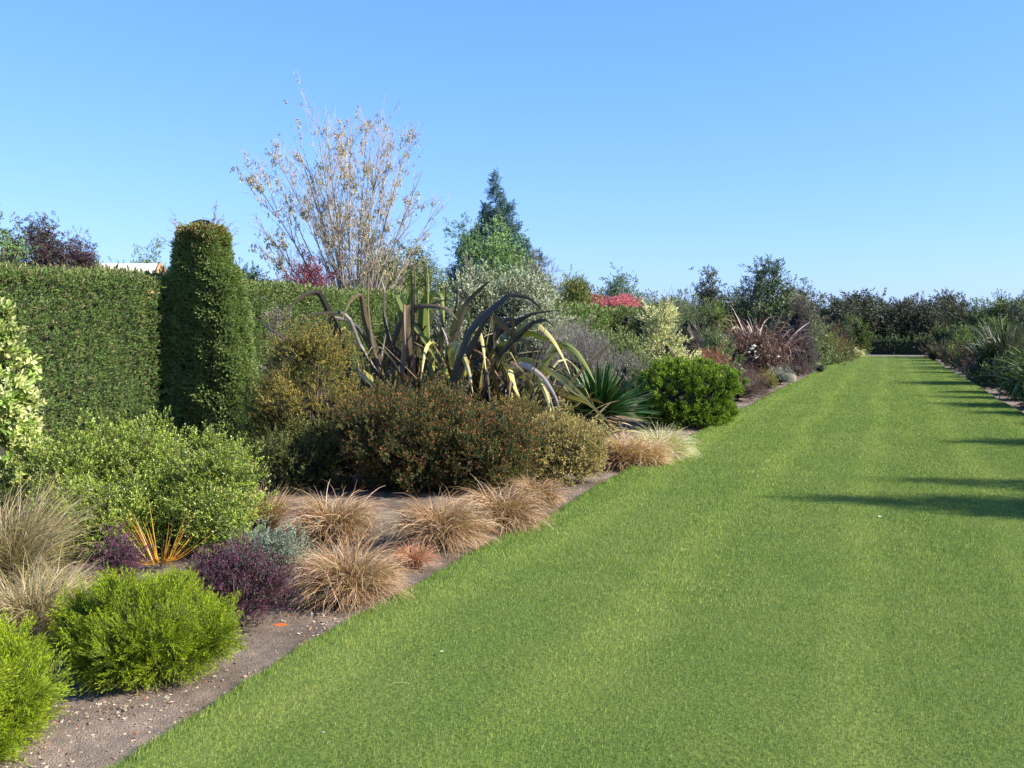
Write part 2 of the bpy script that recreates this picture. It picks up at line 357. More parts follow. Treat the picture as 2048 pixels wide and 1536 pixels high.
# chips, dead leaves and small stones on the bare soil; a few dry bits on the turf
def litter():
    mb = MB(); n = 5200
    y = 2.2+R.random(n)**1.6*24; x = edgeL(y)-R.random(n)**1.3*2.6-.03
    cl = np.array([[-3.35, 3.2], [-2.95, 3.55], [-3.1, 2.9], [-3.0, 5.0], [-3.3, 9.2], [-3.15, 13.5], [-3.2, 17]])
    k = R.random(n) < .5; j = R.integers(0, len(cl), n); x = np.where(k, cl[j, 0]+R.normal(0, .2, n), x); y = np.where(k, cl[j, 1]+R.normal(0, .3, n), y)
    ok = (x < edgeL(y)-.03); x, y = x[ok], y[ok]; n = len(x)
    s = R.uniform(.003, .011, n)*np.clip(np.hypot(x, y)/6, .8, 2.5); P = np.stack([x, y, soilz(x, y)+s*.25], -1)
    tv, tf, tt = np.array([[-.5, 0, 0], [0, -.9, .1], [.5, 0, 0], [0, .9, .25], [0, 0, .45]]), np.array([[0, 1, 4], [1, 2, 4], [2, 3, 4], [3, 0, 4]]), np.zeros(5)
    B = basis(nrm(np.array([0, 0, 1.])+R.normal(size=(n, 3))*.25))
    V = P[:, None]+np.einsum('nij,vj->nvi', B, tv*np.array([1, 1, 1]))*s[:, None, None]*R.uniform(.6, 2.0, (n, 1, 1))
    c = pick(n, [((.34, .27, .2), 5), ((.42, .35, .27), 1.2), ((.2, .13, .09), 3), ((.5, .46, .4), .35), ((.3, .12, .06), .7)], .3)
    mb.add(V.reshape(-1, 3), (tf[None]+(np.arange(n)*5)[:, None, None]).reshape(-1, 3), np.repeat(c, 5, 0))
    tag(mb.build('leaf_litter', 'dry'), kind='stuff')
litter()
def dry_leaf(px, py, ln, col, name, label, cat, on_lawn=True, az=0., lift=.0):
    g = gnd(px, py); mb = MB(); t = np.linspace(0, 1, 6)
    P = np.stack([(t-.5)*ln, .12*ln*np.sin(t*3), (.02 if on_lawn else -.04)+.05*ln*np.sin(t*np.pi)+lift], -1)
    ca, sa = math.cos(az), math.sin(az); P = np.stack([P[:, 0]*ca-P[:, 1]*sa, P[:, 0]*sa+P[:, 1]*ca, P[:, 2]], -1)+np.array([g[0], g[1], 0])
    S = np.repeat(np.array([[-sa, ca, .35]]), 6, 0)
    wd = (.42 if ln < .12 else .022)*ln*np.clip(np.sin(np.pi*(t*.92+.06)), .1, 1)
    ribbon(mb, P[None], nrm(S)[None], wd[None], np.repeat(np.array(col)[None, None], 6, 1), .3)
    return tag(mb.build(name, 'dry', origin=(g[0], g[1], 0)), label, cat)
dry_leaf(561, 1236, .075, (.6, .13, .03), 'fallen_leaf', 'curled orange fallen leaf on the bare soil beside the purple shrub', 'leaf', False, .3)
dry_leaf(884, 1310, .02, (.5, .47, .4), 'fallen_petal', 'small white petal on the lawn below the brown tussocks', 'petal', True, .5)
dry_leaf(800, 1378, .12, (.34, .3, .16), 'dry_stalk', 'thin dry grass stalk lying on the near lawn', 'stalk', True, .5)
dry_leaf(647, 1474, .015, (.5, .47, .4), 'fallen_petal', 'white petal on the lawn nearest the bottom left corner', 'petal', True, .1)
dry_leaf(1760, 1037, .045, (.5, .47, .4), 'fallen_leaf', 'pale dry leaf on the lawn just below the long tree shadow', 'leaf', True, .8)
dry_leaf(1540, 1102, .12, (.36, .32, .18), 'dry_stalk', 'pale dry stalk lying in the middle of the lawn', 'stalk', True, .3)

# ------------------------------------------------------------------ hedges
LEAF_H = [sprig(7, .05, .012, 15, 60, .026, stem=.003) for _ in range(4)]
HGREEN = [((.11, .185, .047), 5), ((.165, .235, .065), 3), ((.05, .095, .028), 3), ((.28, .24, .12), .7)]
def box_hedge(name, label, x0, x1, y0, y1, h, dens, pal=HGREEN, tips=((.12, .15, .04), (.17, .14, .06)), scale=lambda y: 1., parent=None, faces='xXyYt', amp=.05, slope=0.):
    mb = MB(); o0 = np.array([(x0+x1)/2, (y0+y1)/2, -.05])
    ins = .16; zc = lambda y: h+slope*(y-y0)
    ny = max(2, int((y1-y0)/1.5)+1); yy = np.linspace(y0+ins, y1-ins, ny)
    ring = [np.array([[x0+ins, y, -.05], [x0+ins, y, zc(y)-ins], [x1-ins, y, zc(y)-ins], [x1-ins, y, -.05]]) for y in yy]
    V = np.concatenate(ring); fs = [[j*4+i, j*4+i+1, (j+1)*4+i+1, (j+1)*4+i] for j in range(ny-1) for i in range(3)]+[[0, 1, 2, 3], [(ny-1)*4+3, (ny-1)*4+2, (ny-1)*4+1, (ny-1)*4]]
    mb.add(V, fs, (.02, .028, .012))  # inner box, the shade behind the leaves put into its dark colour
    P, N_ = [], []
    def face(n, fn, nn):
        if n < 1: return
        a, b = R.random(n), R.random(n); p = fn(a, b); P.append(p); N_.append(np.repeat(np.array([nn], float), n, 0))
    nden = lambda a: int(a*dens)
    if callable(scale):
        for s in np.arange(y0, y1, 2.0):       # strips so that the leaf scale can follow the distance
            e = min(s+2, y1); k = scale((s+e)/2); nn = lambda a: int(a*dens/k**2)
            hh = zc((s+e)/2)
            parts = []
            if 'X' in faces: parts.append((nn((e-s)*hh), lambda a, b, s=s, e=e: np.stack([np.full(len(a), x1), s+a*(e-s), b*zc(s+a*(e-s))], -1), (1, 0, 0)))
            if 'x' in faces: parts.append((nn((e-s)*hh*.4), lambda a, b, s=s, e=e: np.stack([np.full(len(a), x0), s+a*(e-s), b*zc(s+a*(e-s))], -1), (-1, 0, 0)))
            if 't' in faces: parts.append((nn((e-s)*(x1-x0)*1.3), lambda a, b, s=s, e=e: np.stack([x0+b*(x1-x0), s+a*(e-s), zc(s+a*(e-s))], -1), (0, 0, 1)))
            if 'y' in faces and s == y0: parts.append((nn((x1-x0)*hh), lambda a, b: np.stack([x0+a*(x1-x0), np.full(len(a), y0), b*zc(y0)], -1), (0, -1, 0)))
            if 'Y' in faces and e >= y1: parts.append((nn((x1-x0)*hh), lambda a, b: np.stack([x0+a*(x1-x0), np.full(len(a), y1), b*zc(y1)], -1), (0, 1, 0)))
            for n, fn, nv in parts:
                if n < 1: continue
                p = fn(R.random(n), R.random(n)); nv = np.array(nv, float)
                p = p+nv*(amp*wob(p, 2.3)[:, None]+amp*.9*wob(p, 14.)[:, None]-.10*k*R.random((n, 1)))
                p[:, 2] += np.clip(p[:, 2]-1., 0, 1)*.018*(np.sin(p[:, 1]*1.7+1)+np.sin(p[:, 1]*.63))*(1 if y1-y0 > 10 else 0)
                topn = np.clip((p[:, 2]-zc(p[:, 1])+.3)/.3, 0, 1)*(.3 if nv[2] == 0 else 1)
                d = nrm(nv[None]*.9+np.array([0, 0, .45])+R.normal(size=(n, 3))*.5)
                ca = pick(n, pal); cb = pick(n, [(tips[0], 3), (tips[1], 1)])
                mix = (R.random(n) < .25+.6*topn)[:, None]; cb = np.where(mix, cb, ca*1.25)
                sc = k*R.uniform(.8, 1.3, n)*(1+topn*.6*R.random(n))*np.where((R.random(n) < .025*topn) & (nv[2] > 0), 1.5, 1)
                inst(mb, LEAF_H, p, d, sc, ca, cb, .35)
    o = mb.build(name, 'leaf', parent=parent, origin=None if parent else o0)
    if label: tag(o, label, 'hedge')
    return o
box_hedge('clipped_hedge', 'long tall clipped green hedge running behind the left border', -10.7, -9.75, 2.5, 64, 2.33, 1750,
          scale=lambda y: max(1.05, y/11.), faces='xXyYt', slope=-.001)
box_hedge('clipped_hedge', 'low dark clipped hedge closing the far end of the lawn', -4.5, 4.5, 77.5, 78.4, 1.12, 700, pal=[((.035, .06, .018), 3), ((.05, .085, .025), 2)], tips=((.09, .12, .035), (.12, .12, .05)), scale=lambda y: 5.)
box_hedge('clipped_hedge', 'flat topped hedge block at the left side of the lawn end', -4.6, -2.15, 66.5, 67.6, 1.72, 700, pal=[((.04, .07, .02), 3), ((.06, .1, .03), 2)], scale=lambda y: 4.6)
box_hedge('clipped_hedge', 'flat topped hedge block at the right side of the lawn end', 2.55, 5.6, 66.5, 67.8, 1.72, 700, pal=[((.035, .06, .018), 3), ((.05, .085, .025), 2)], tips=((.11, .14, .04), (.13, .13, .05)), scale=lambda y: 4.6)
box_hedge('clipped_hedge', 'clipped hedge behind the right border', 9.6, 10.5, 3, 64, 2.3, 160, scale=lambda y: 3.)

# ------------------------------------------------------------------ plant builders
def W(px, d): p = at(px, 665, d); return np.array([p[0], p[1], 0.])
def hh(py, d): return float(at(1024, py, d)[2])
def dome(w_, dp, h, n=9, lump=.3, flat=.5):
    L = [((0, 0, h*.42), (w_/2*.84, dp/2*.84, h*.52)), ((0, 0, h*.17), (w_*.4, dp*.4, h*.2))]
    for i in range(n):
        a = R.uniform(0, 2*np.pi); e = R.uniform(.0, 1.35); k = R.uniform(.7, 1.2)*lump
        r = k*min(w_, h*1.6)/2
        L.append(((math.cos(a)*math.cos(e)*(w_/2-r*.9), math.sin(a)*math.cos(e)*(dp/2-r*.9), h*.42+math.sin(e)*(h*.58-r*.85)), (r, r, r*.9)))
    return L
def mound(name, label, cat, px, d, wpx, top, T, pal, tip=None, S=.06, cov=3., scl=1., up=.4, rnd=.35, lump=.3, nl=9, depth=.3, dpk=.9, mat='leaf', amp=.17,
          core=.66, group=None, lobes=None, corec=(.03, .026, .018), tip0=.5, h=None, pos=None, w_=None, stems=True, tipmix=1., cl=1.25, ck=12):
    """a shrub: foliage of real shoots spread through lobes, over a core darkened to give the shade inside"""
    reseed(label)
    b = W(px, d) if pos is None else np.array([pos[0], pos[1], 0.]); w_ = w_ or wpx/F*d; h = h or hh(top, d); S = S*scl
    L = lobes(w_, h) if lobes else dome(w_, w_*dpk, h, nl, lump)
    n = int(cov*area(L)/(S*S)*1.15); n = min(n, 60000)
    P, Nn = shell(L, n, depth, amp, seed=R.uniform(0, 9))
    P0, N0 = P, Nn; tone = 1.
    if cl: P, Nn, tone = clump(P, Nn, int(n*1.05), S*cl*.55, S*cl*1.1, ck); tone = tone[:, None]
    D = nrm(Nn+np.array([0, 0, up])+R.normal(size=P.shape)*rnd)
    ca = pick(len(P), pal)*tone; cb = pick(len(P), tip)*tone if tip else ca*1.15
    if tipmix < 1: cb = np.where(R.random((len(P), 1)) < tipmix, cb, ca*1.1)
    mb = MB(); inst(mb, T, P+b, D, scl*R.uniform(.75, 1.25, len(P)), ca, cb, tip0)
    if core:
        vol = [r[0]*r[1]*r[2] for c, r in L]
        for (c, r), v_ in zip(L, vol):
            if v_ > .3*max(vol): ico(mb, np.array(c)+b, np.array(r)*core*.9, corec, .25, 12, 8, zmin=-.05)  # core ball coloured darker than the twigs, standing in for inner shade
    root = None
    if stems:
        root = empty(name, b, label, cat, group)
        for m in mb.v: m -= b.astype(np.float32)
        mb.build('foliage', mat, parent=root)
        st = MB()
        for i in range(7):
            a = R.uniform(0, 6.28); q = R.uniform(.3, .75)
            e = np.array([math.cos(a)*w_*.42*q, math.sin(a)*w_*.42*q, h*R.uniform(.45, .8)]); s0 = np.array([math.cos(a)*.04, math.sin(a)*.04, -.06])
            tube(st, [s0, s0*.6+e*.4+np.array([0, 0, .02]), e], [.018*h+.003, .012*h+.002, .003], (.12, .085, .06), 5)
        st.build('stems', 'bark', parent=root)
        return root
    return tag(mb.build(name, mat, origin=b), label, cat, group)
def S_(nl, L, lw, lo, hi, ll, **k): return [sprig(nl, L, lw, lo, hi, ll, **k) for _ in range(4)]
T_FINE = S_(22, .07, .0028, 14, 38, .014, fold=0, start=.0, stem=.0012)       # fine needle foliage
T_SMALL = S_(9, .065, .011, 25, 65, .018, stem=.0022)                          # small rounded leaves
T_TINY = S_(12, .05, .006, 20, 60, .011, stem=.002)
T_BIG = S_(7, .11, .036, 25, 75, .058, fold=.2, stem=.006)                     # large oval leaves
T_OLEA = S_(10, .12, .018, 20, 60, .035, stem=.004)
T_TREE = S_(8, .5, .09, 25, 70, .17, stem=.01)
T_WISP = S_(14, .16, .006, 8, 28, .03, fold=0, stem=.003)

def tussock(name, label, px, py, wpx, top, n=1500, pal=None, tip=None, wd=.0028, spread=1., lean=(0, 0), group='brown tussocks at the border edge', cat='tussock', L=None, elr=(.75, 1.5), drp=(1.2, 2.6), r0=.06, pos=None, h=None, w_=None, mat='dry'):
    reseed(label)
    b = gnd(px, py) if pos is None else np.array([*pos, 0.]); d = float(np.dot(b, FW)); w_ = w_ or wpx/F*d; h = h or hh(top, d)
    a = R.uniform(0, 2*np.pi, n); rr = r0*w_*2*np.sqrt(R.random(n)); base = np.stack([np.cos(a)*rr, np.sin(a)*rr, np.full(n, -.05)], -1)
    az = a+R.normal(0, .5, n); el = R.uniform(*elr, n)
    Lh = (L or (h*.93+w_*.11))*R.uniform(.55, 1.08, n)
    dr = R.uniform(*drp, n)*spread
    n = int(n*1.15); k_ = len(az); R_ = R.integers(0, k_, n); az, el, Lh, dr, base = az[R_]+R.normal(0, .3, n), el[R_]+R.normal(0, .1, n), Lh[R_]*R.uniform(.8, 1.12, n), dr[R_], base[R_]; wd = wd*1.3; az, el, Lh, dr, base = az[:n], el[:n], Lh[:n], dr[:n], base[:n]
    mb = MB(); ca = pick(n, pal or [((.15, .075, .022), 3), ((.085, .045, .018), 2)], .3); cb = pick(n, tip or [((.46, .3, .165), 3), ((.3, .165, .075), 2.4), ((.64, .5, .33), 1.7)], .3)
    arcs(mb, base+b+np.array([lean[0], lean[1], 0])*0, az, el, Lh, dr, wd*np.clip(d/6, .9, 2.2)*R.uniform(.7, 1.3, n), ca, cb, seg=7, curl=.9, floor=-.03, twist=.9)
    m = int(n*.18); a2 = R.uniform(0, 6.28, m)                  # dead blades lying on the soil
    arcs(mb, np.stack([np.cos(a2)*.03, np.sin(a2)*.03, np.full(m, .0)], -1)+b, a2, R.uniform(.1, .5, m), w_*.5*R.uniform(.7, 1.35, m), R.uniform(.8, 1.4, m), np.full(m, wd)*np.clip(d/6, .9, 2.2), ca[:m], cb[:m], seg=6, curl=.9, floor=-.035, twist=.5)
    return tag(mb.build(name, mat, origin=b), label, cat, group)
def flax(name, label, pos, h, w_, n, pal, tip, wid=.06, cat='flax', droop=(.3, 1.6), group=None, kinks=.5, seed=0):
    """strap leaves in overlapping fans"""
    reseed(label); mb = MB(); b = np.array([pos[0], pos[1], 0.]); k = max(3, n//14)
    fa = R.uniform(0, 6.28, k); fr = R.uniform(0, .16*w_, k); i = R.integers(0, k, n)
    base = b+np.stack([np.cos(fa[i])*fr[i], np.sin(fa[i])*fr[i], np.full(n, -.05)], -1)+R.normal(size=(n, 3))*[.05, .05, 0]
    az = R.uniform(0, 6.28, n); el = R.uniform(.85, 1.52, n); L = (h*.75+w_*.22)*R.uniform(.65, 1.2, n)
    kk = (np.where(R.random(n) < kinks, R.uniform(.8, 2.2, n), 0), R.uniform(.5, .85, n))
    arcs(mb, base, az, el, L, R.uniform(*droop, n), wid*R.uniform(.7, 1.2, n), pick(n, pal), pick(n, tip), seg=11, fold=.3, curl=.35, prof='strap', kink=kk, floor=.02, twist=.5)
    return tag(mb.build(name, 'strap', origin=b), label, cat, group)
def rosette(name, label, pos, L, n, pal, tip, wid=.05, cat='plant', z0=.05, dead=0, els=(-.15, 1.45), dr=(.0, .45), prof='spear', group=None):
    reseed(label); b = np.array([pos[0], pos[1], 0.]); mb = MB(); el = np.arcsin(R.uniform(math.sin(els[0]), math.sin(els[1]), n)); az = R.uniform(0, 6.28, n)
    base = b+np.stack([np.cos(az)*.04, np.sin(az)*.04, z0+.0*az], -1)
    arcs(mb, base, az, el, L*R.uniform(.8, 1.1, n), R.uniform(*dr, n), wid*R.uniform(.8, 1.15, n), pick(n, pal), pick(n, tip), seg=6, fold=.45, prof=prof, floor=.01, twist=.15)
    if dead:
        a2 = R.uniform(0, 6.28, dead); b2 = b+np.stack([np.cos(a2)*.05, np.sin(a2)*.05, np.full(dead, z0*.8)], -1)
        arcs(mb, b2, a2, R.uniform(-.5, .15, dead), L*R.uniform(.6, 1., dead), R.uniform(.2, .9, dead), wid*.8*np.ones(dead), pick(dead, [((.2, .12, .06), 1)]), pick(dead, [((.55, .42, .25), 2), ((.35, .22, .1), 1)]), seg=6, fold=.3, prof=prof, floor=.01)
    return tag(mb.build(name, 'strap', origin=b), label, cat, group)
def limbs(mb, ends, h, r0, col, base=(0, 0, 0), n0=.25):
    B = np.array(base, float); ax = lambda z: B+np.array([.04*h*math.sin(z*2), .03*h*math.sin(z*1.3+1), z*h])
    zs = np.linspace(0, .8, 9); tube(mb, [ax(z)-np.array([0, 0, .15*(z == 0)]) for z in zs], [r0*(1.25 if z == 0 else 1)*(1-z*.85) for z in zs], col, 7)
    for e in ends:
        e = np.array(e, float); z0 = max(n0, min(.75, (e[2]/h)*.6)); s = ax(z0); m = s*.5+e*.5+np.array([0, 0, .04*h])
        tube(mb, [s, m, e], [r0*.45*(1-z0*.6), r0*.28, r0*.08], col, 5)
def lob_round(w_, h, n=14, low=.12, rk=.24):
    L = [((0, 0, h*(.52+low/2)), (w_*.32, w_*.32, h*(.36-low/3)))]
    for i in range(n):
        u = rdir(1)[0]; r = w_*rk*R.uniform(.6, 1.1)
        L.append(((u[0]*(w_/2-r*.8), u[1]*(w_/2-r*.8), max(r*.7+low*h, h*(.5+low/2)+u[2]*(h*(.5-low/2)-r*.75))), (r, r, r*R.uniform(.75, 1.1))))
    return L
def lob_cone(w_, h, n=22, low=.05):
    L = []
    for i in range(n):
        q = (i+.5)/n; z = low*h+q*(1-low)*h*.95; rr = w_*(1-q)**.9*.95
        for k in range(1 if q > .85 else 3):
            a = i*1.1+k*2.1; r = max(.07*w_, rr*.42)*R.uniform(.75, 1.2)
            L.append(((math.cos(a)*max(0, rr-r*.9), math.sin(a)*max(0, rr-r*.9), z+R.normal()*.02*h), (r, r, r*.75)))
    return L+[((0, 0, h*.36), (w_*.4, w_*.4, h*.34)), ((0, 0, h*.93), (w_*.05, w_*.05, h*.09))]
def shoots(L, h, n=10, ln=.14, seed=0):
    out = []
    tops = sorted(L, key=lambda l: -(l[0][2]+l[1][2]))[:max(4, len(L)//2)]
    for i in range(n):
        c, r = random.choice(tops); u = R.uniform(-.7, .7, 2); l = h*ln*R.uniform(.5, 1.2)
        out.append(((c[0]+u[0]*r[0], c[1]+u[1]*r[1], c[2]+r[2]*.75+l*.5), (l*.16, l*.16, l*.75)))
    return out
def tree(name, label, px, d, top, wpx, pal, tip=None, form='round', T=T_TREE, scl=None, cov=2.2, nlob=14, low=.12, sh=0, cat='tree', group=None, core=.55,
         depth=.45, up=.3, rnd=.6, base=0., mat='leaf', bark=(.11, .09, .07), rk=.24, shl=.14, tip0=.5, clk=1.):
    reseed(label)
    b = W(px, d)+np.array([0, 0, base-.1]); w_ = wpx/F*d; h = hh(top, d)-base
    h0 = h; h = h*(1-shl*.8) if sh else h
    L = lob_cone(w_, h, nlob, low) if form == 'cone' else lob_round(w_, h, nlob, low, rk)
    core_l = list(L)
    if sh: L = L+shoots(L, h, sh, shl)
    scl = scl or max(.35, d/75.); S = (.12 if T is T_OLEA else .5)*scl
    n = min(45000, int(cov*area(L)/(S*S)*4.2))
    P, Nn = shell(L, n, depth, .2, zmin=low*h*.5, seed=R.uniform(0, 9)); P, Nn, tone = clump(P, Nn, n, S*.7*clk, S*1.5*clk, 10, low*h*.4); D = nrm(Nn+np.array([0, 0, up])+R.normal(size=P.shape)*rnd)
    ca = pick(len(P), pal, .2)*tone[:, None]; cb = pick(len(P), tip, .2)*tone[:, None] if tip else ca*1.1
    root = empty(name, b, label, cat, group)
    cr = MB(); inst(cr, T, P, D, scl*R.uniform(.7, 1.25, len(P)), ca, cb, tip0)
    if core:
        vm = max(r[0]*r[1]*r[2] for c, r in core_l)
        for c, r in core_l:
            if r[0]*r[1]*r[2] > .4*vm: ico(cr, c, np.array(r)*core, (.04, .045, .025), .28, 10, 7)  # dark core colour carries the shade deep in the crown
    cr.build('crown', mat, parent=root)
    tk = MB(); limbs(tk, [l[0] for l in core_l[:12]], h, .012*h+.03, bark); tk.build('trunk', 'bark', parent=root)
    return root
def copy_tree(src, px, d, top, label, rz=0., wf=1.):
    o = src.copy(); C.objects.link(o); o['label'] = label; b = W(px, d); h = hh(top, d)
    o.location = (b[0], b[1], -.1); o.rotation_euler = (0, 0, rz); s = h/src['h0']; o.scale = (s*wf, s*wf, s)
    for ch in src.children:
        c = ch.copy(); C.objects.link(c); c.parent = o
    return o

# ------------------------------------------------------------------ left border, nearest plants
LIME = [((.18, .26, .006), 4), ((.10, .17, .006), 3), ((.23, .305, .01), 2)]
def lime_lobes(w_, h):
    L = dome(w_, w_*.92, h, 20, .24); return L+[((0, 0, h*.22), (w_*.44, w_*.42, h*.25))]
for (nm, px, d, wpx, h, pos, w_) in (('shrub behind', 0, 0, 0, .40, (-3.31, 3.80), .9), ('corner', 0, 0, 0, .43, (-3.42, 2.74), .96)):
    mound('golden_shrub', 'round lime green fine leaved shrub cut off by the bottom left corner' if nm == 'corner' else 'round lime green fine leaved shrub in front of the purple shrub', 'shrub',
          0, 0, 0, 0, T_FINE, LIME, [((.25, .31, .008), 3), ((.19, .26, .006), 2)], S=.07, cov=17, ck=12, amp=.08, up=.35, rnd=.26, cl=.45, lobes=lime_lobes, h=h, pos=pos, w_=w_, depth=.34, core=.62,
          corec=(.04, .028, .018), group='lime green shrubs', tip0=.4)
mound('purple_shrub', 'dark purple small leaved shrub behind the lime green shrub', 'shrub', 460, 5.5, 225, 1112, T_TINY, [((.062, .026, .04), 4), ((.10, .10, .085), 2), ((.05, .02, .026), 2)],
      [((.20, .055, .13), 3), ((.13, .035, .07), 2)], S=.06, cov=7, scl=1.0, lump=.34, nl=12, depth=.4, rnd=.5, up=.6, core=.5, corec=(.06, .04, .035), tip0=.55, tipmix=.65)
mound('purple_shrub', 'low purple leaved shrub left of the orange sword leaved plant', 'shrub', 215, 6.1, 110, 1085, T_TINY, [((.07, .03, .045), 4), ((.05, .07, .03), 2)],
      [((.20, .05, .14), 3)], S=.06, cov=6, lump=.4, depth=.5, rnd=.5, core=.4)
mound('silver_shrub', 'low grey green small leaved shrub between the purple shrub and brown tussock', 'shrub', 535, 6.25, 185, 1068, T_TINY, [((.13, .17, .11), 4), ((.2, .25, .18), 3), ((.06, .09, .045), 2)],
      [((.27, .32, .25), 3)], S=.055, cov=6, lump=.34, nl=10, depth=.4, core=.55, rnd=.5)
# dry grasses at the left edge
STRAW = [((.2, .15, .06), 3), ((.1, .1, .03), 2)]; STRT = [((.42, .33, .18), 3), ((.24, .18, .08), 3), ((.6, .5, .36), 1.2)]
tussock('dry_grass', 'bleached straw coloured grass clump above the two lime green shrubs', 60, 1270, 250, 1085, 1500, STRAW, STRT, group='straw grasses at the left edge', wd=.0034, drp=(.9, 2.2), cat='grass clump')
tussock('dry_grass', 'tangled pale grass clump left of the green small leaved shrub', 20, 1150, 230, 925, 1600, [((.2, .17, .08), 3), ((.12, .13, .04), 2)], STRT, group='straw grasses at the left edge', wd=.003, drp=(.5, 1.6), cat='grass clump')
tussock('dry_grass', 'short straw grass tuft just behind the lime green shrub', 165, 1215, 120, 1110, 500, STRAW, STRT, group='straw grasses at the left edge', wd=.003, cat='grass clump')
tussock('green_grass', 'olive green upright grass tuft among the pale grass', 120, 1230, 90, 1080, 420, [((.1, .12, .03), 1)], [((.22, .22, .06), 2), ((.36, .3, .14), 1)], group='straw grasses at the left edge', wd=.003, drp=(.3, 1.), cat='grass clump')
# variegated shrub, glossy green shrubs
mound('variegated_shrub', 'tall cream and green large leaved shrub at the left edge', 'shrub', -35, 8.6, 250, 625, T_BIG, [((.27, .34, .07), 4), ((.08, .17, .02), 4), ((.40, .43, .16), 2.5)], [((.46, .48, .2), 3), ((.28, .38, .08), 2)],
      cl=.4, S=.11, cov=6, lump=.3, nl=14, depth=.35, dpk=.8, mat='gloss', core=.6, up=.3, rnd=.5, lobes=lambda w_, h: [((0, 0, h*.32), (w_*.4, w_*.4, h*.34))]+[((R.normal()*w_*.14, R.normal()*w_*.12, h*z), (w_*.24, w_*.24, h*.12)) for z in np.linspace(.15, .62, 11)]+[((w_*.1, 0, h*.72), (w_*.22, w_*.22, h*.14)), ((w_*.14, 0, h*.84), (w_*.14, w_*.14, h*.12)), ((w_*.17, 0, h*.93), (w_*.07, w_*.07, h*.08))], tip0=.3)
GG = [((.125, .205, .016), 4), ((.20, .27, .028), 3), ((.045, .10, .008), 3.5)]; GT = [((.28, .35, .05), 3), ((.33, .33, .07), 1.5)]
for lab, px, d, wpx, top, nn in (('bushy green small leaved shrub beside the variegated shrub', 150, 8.0, 200, 868, 8), ('glossy small leaved green shrub with two raised tops left of the conifer column', 285, 8.3, 190, 862, 10),
                             ('spreading glossy small leaved green shrub in front of the conifer column', 408, 7.7, 200, 908, 11), ('low green small leaved shrub left of the orange sword leaved plant', 190, 7.2, 230, 985, 9), ('low green small leaved shrub right behind the orange sword leaved plant', 330, 7.5, 230, 975, 9), ('green small leaved shrub spilling toward the narrow upright tussock', 435, 7.2, 120, 990, 8)):
    mound('green_shrub', lab, 'shrub', px, d, wpx, top, T_SMALL, GG, GT, S=.065, cov=4.6, cl=2.2, ck=22, lump=.5, nl=nn, depth=.5, mat='gloss', core=.45, up=.5, rnd=.45, group='glossy green small leaved shrubs', tip0=.4, amp=.2)
# orange sword leaved plant
g = gnd(322, 1130)
rosette('orange_iris', 'orange sword leaved plant between green and purple shrubs', g[:2], .46, 50, [((.3, .13, .012), 2), ((.36, .19, .02), 2)], [((.42, .25, .035), 3), ((.34, .13, .02), 1)], wid=.008, els=(.4, 1.5), dr=(0, .35), prof='blade', z0=-.03)
# brown tussocks
for lab, px, py, wpx, top, n in (
        ('largest brown arching tussock nearest the lawn edge', 695, 1188, 245, 1045, 2600), ('brown tussock directly behind the largest tussock', 672, 1072, 195, 950, 1900),
        ('wide brown tussock in the middle of the row', 880, 1082, 225, 962, 2500), ('brown tussock with pale skirt near the variegated olive shrub', 1003, 1050, 190, 940, 2100),
        ('farthest small brown tussock touching the variegated olive shrub', 1070, 1002, 120, 928, 1300)):
    tussock('brown_tussock', lab, px, py, wpx, top, n, wd=.0032)
tussock('brown_tussock', 'narrow upright brown tussock beside the glossy green shrub', 533, 1056, 90, 950, 800, elr=(1.0, 1.5), drp=(.4, 1.4), wd=.003)
tussock('brown_tussock', 'small reddish tussock right of the largest tussock', 825, 1122, 105, 1060, 600, pal=[((.3, .09, .04), 1)], tip=[((.4, .2, .12), 2), ((.5, .36, .22), 1)], wd=.003)
# ------------------------------------------------------------------ left border, middle
OLIVE = [((.14, .135, .026), 4), ((.24, .205, .04), 3), ((.06, .075, .018), 3)]
mound('olive_shrub', 'tall golden olive twiggy shrub left of the giant flax', 'shrub', 622, 11.0, 268, 650, T_SMALL, OLIVE, [((.3, .22, .05), 3), ((.22, .12, .03), 1)], S=.075, scl=1.1, cov=4.2, lump=.3, nl=14, depth=.5, core=.5, up=.6, rnd=.45, amp=.2)
mound('olive_shrub', 'shorter olive shrub spreading beside the conifer column', 'shrub', 560, 11.3, 150, 735, T_SMALL, OLIVE, [((.26, .24, .05), 3)], S=.075, scl=1.1, cov=4, lump=.36, depth=.5, core=.5, up=.5, rnd=.45, amp=.2)
mound('grey_twig_shrub', 'thin grey leaved twiggy shrub behind the golden olive shrub', 'shrub', 560, 13.2, 90, 615, T_SMALL, [((.18, .17, .14), 3), ((.2, .14, .08), 2)], [((.26, .24, .2), 2)], S=.08, scl=1.1, cov=1.2, lump=.4, depth=.7, core=0, up=.9, rnd=.5)
RUST = [((.035, .055, .013), 5), ((.075, .095, .02), 3), ((.10, .06, .02), 2)]
for lab, px, d, wpx, top in (('dark rust tipped shrub right behind the brown tussocks', 815, 10.45, 330, 772), ('dark rust tipped shrub beside the variegated olive shrub', 945, 10.35, 290, 815), ('low dark green shrub under the golden olive shrub', 612, 10.45, 250, 850)):
    mound('rust_shrub', lab, 'shrub', px, d, wpx, top, T_SMALL, [((.04, .06, .014), 4), ((.11, .12, .025), 3)] if px == 612 else RUST, [((.2, .19, .045), 1)] if px == 612 else [((.32, .11, .035), 3), ((.15, .12, .03), 2.5), ((.4, .15, .05), 1)], S=.07, scl=1.0, cov=5, lump=.34, nl=18, depth=.42, dpk=1.0, core=.6, up=.6, rnd=.4, group='dark rust tipped shrubs', tip0=.55, tipmix=.6)
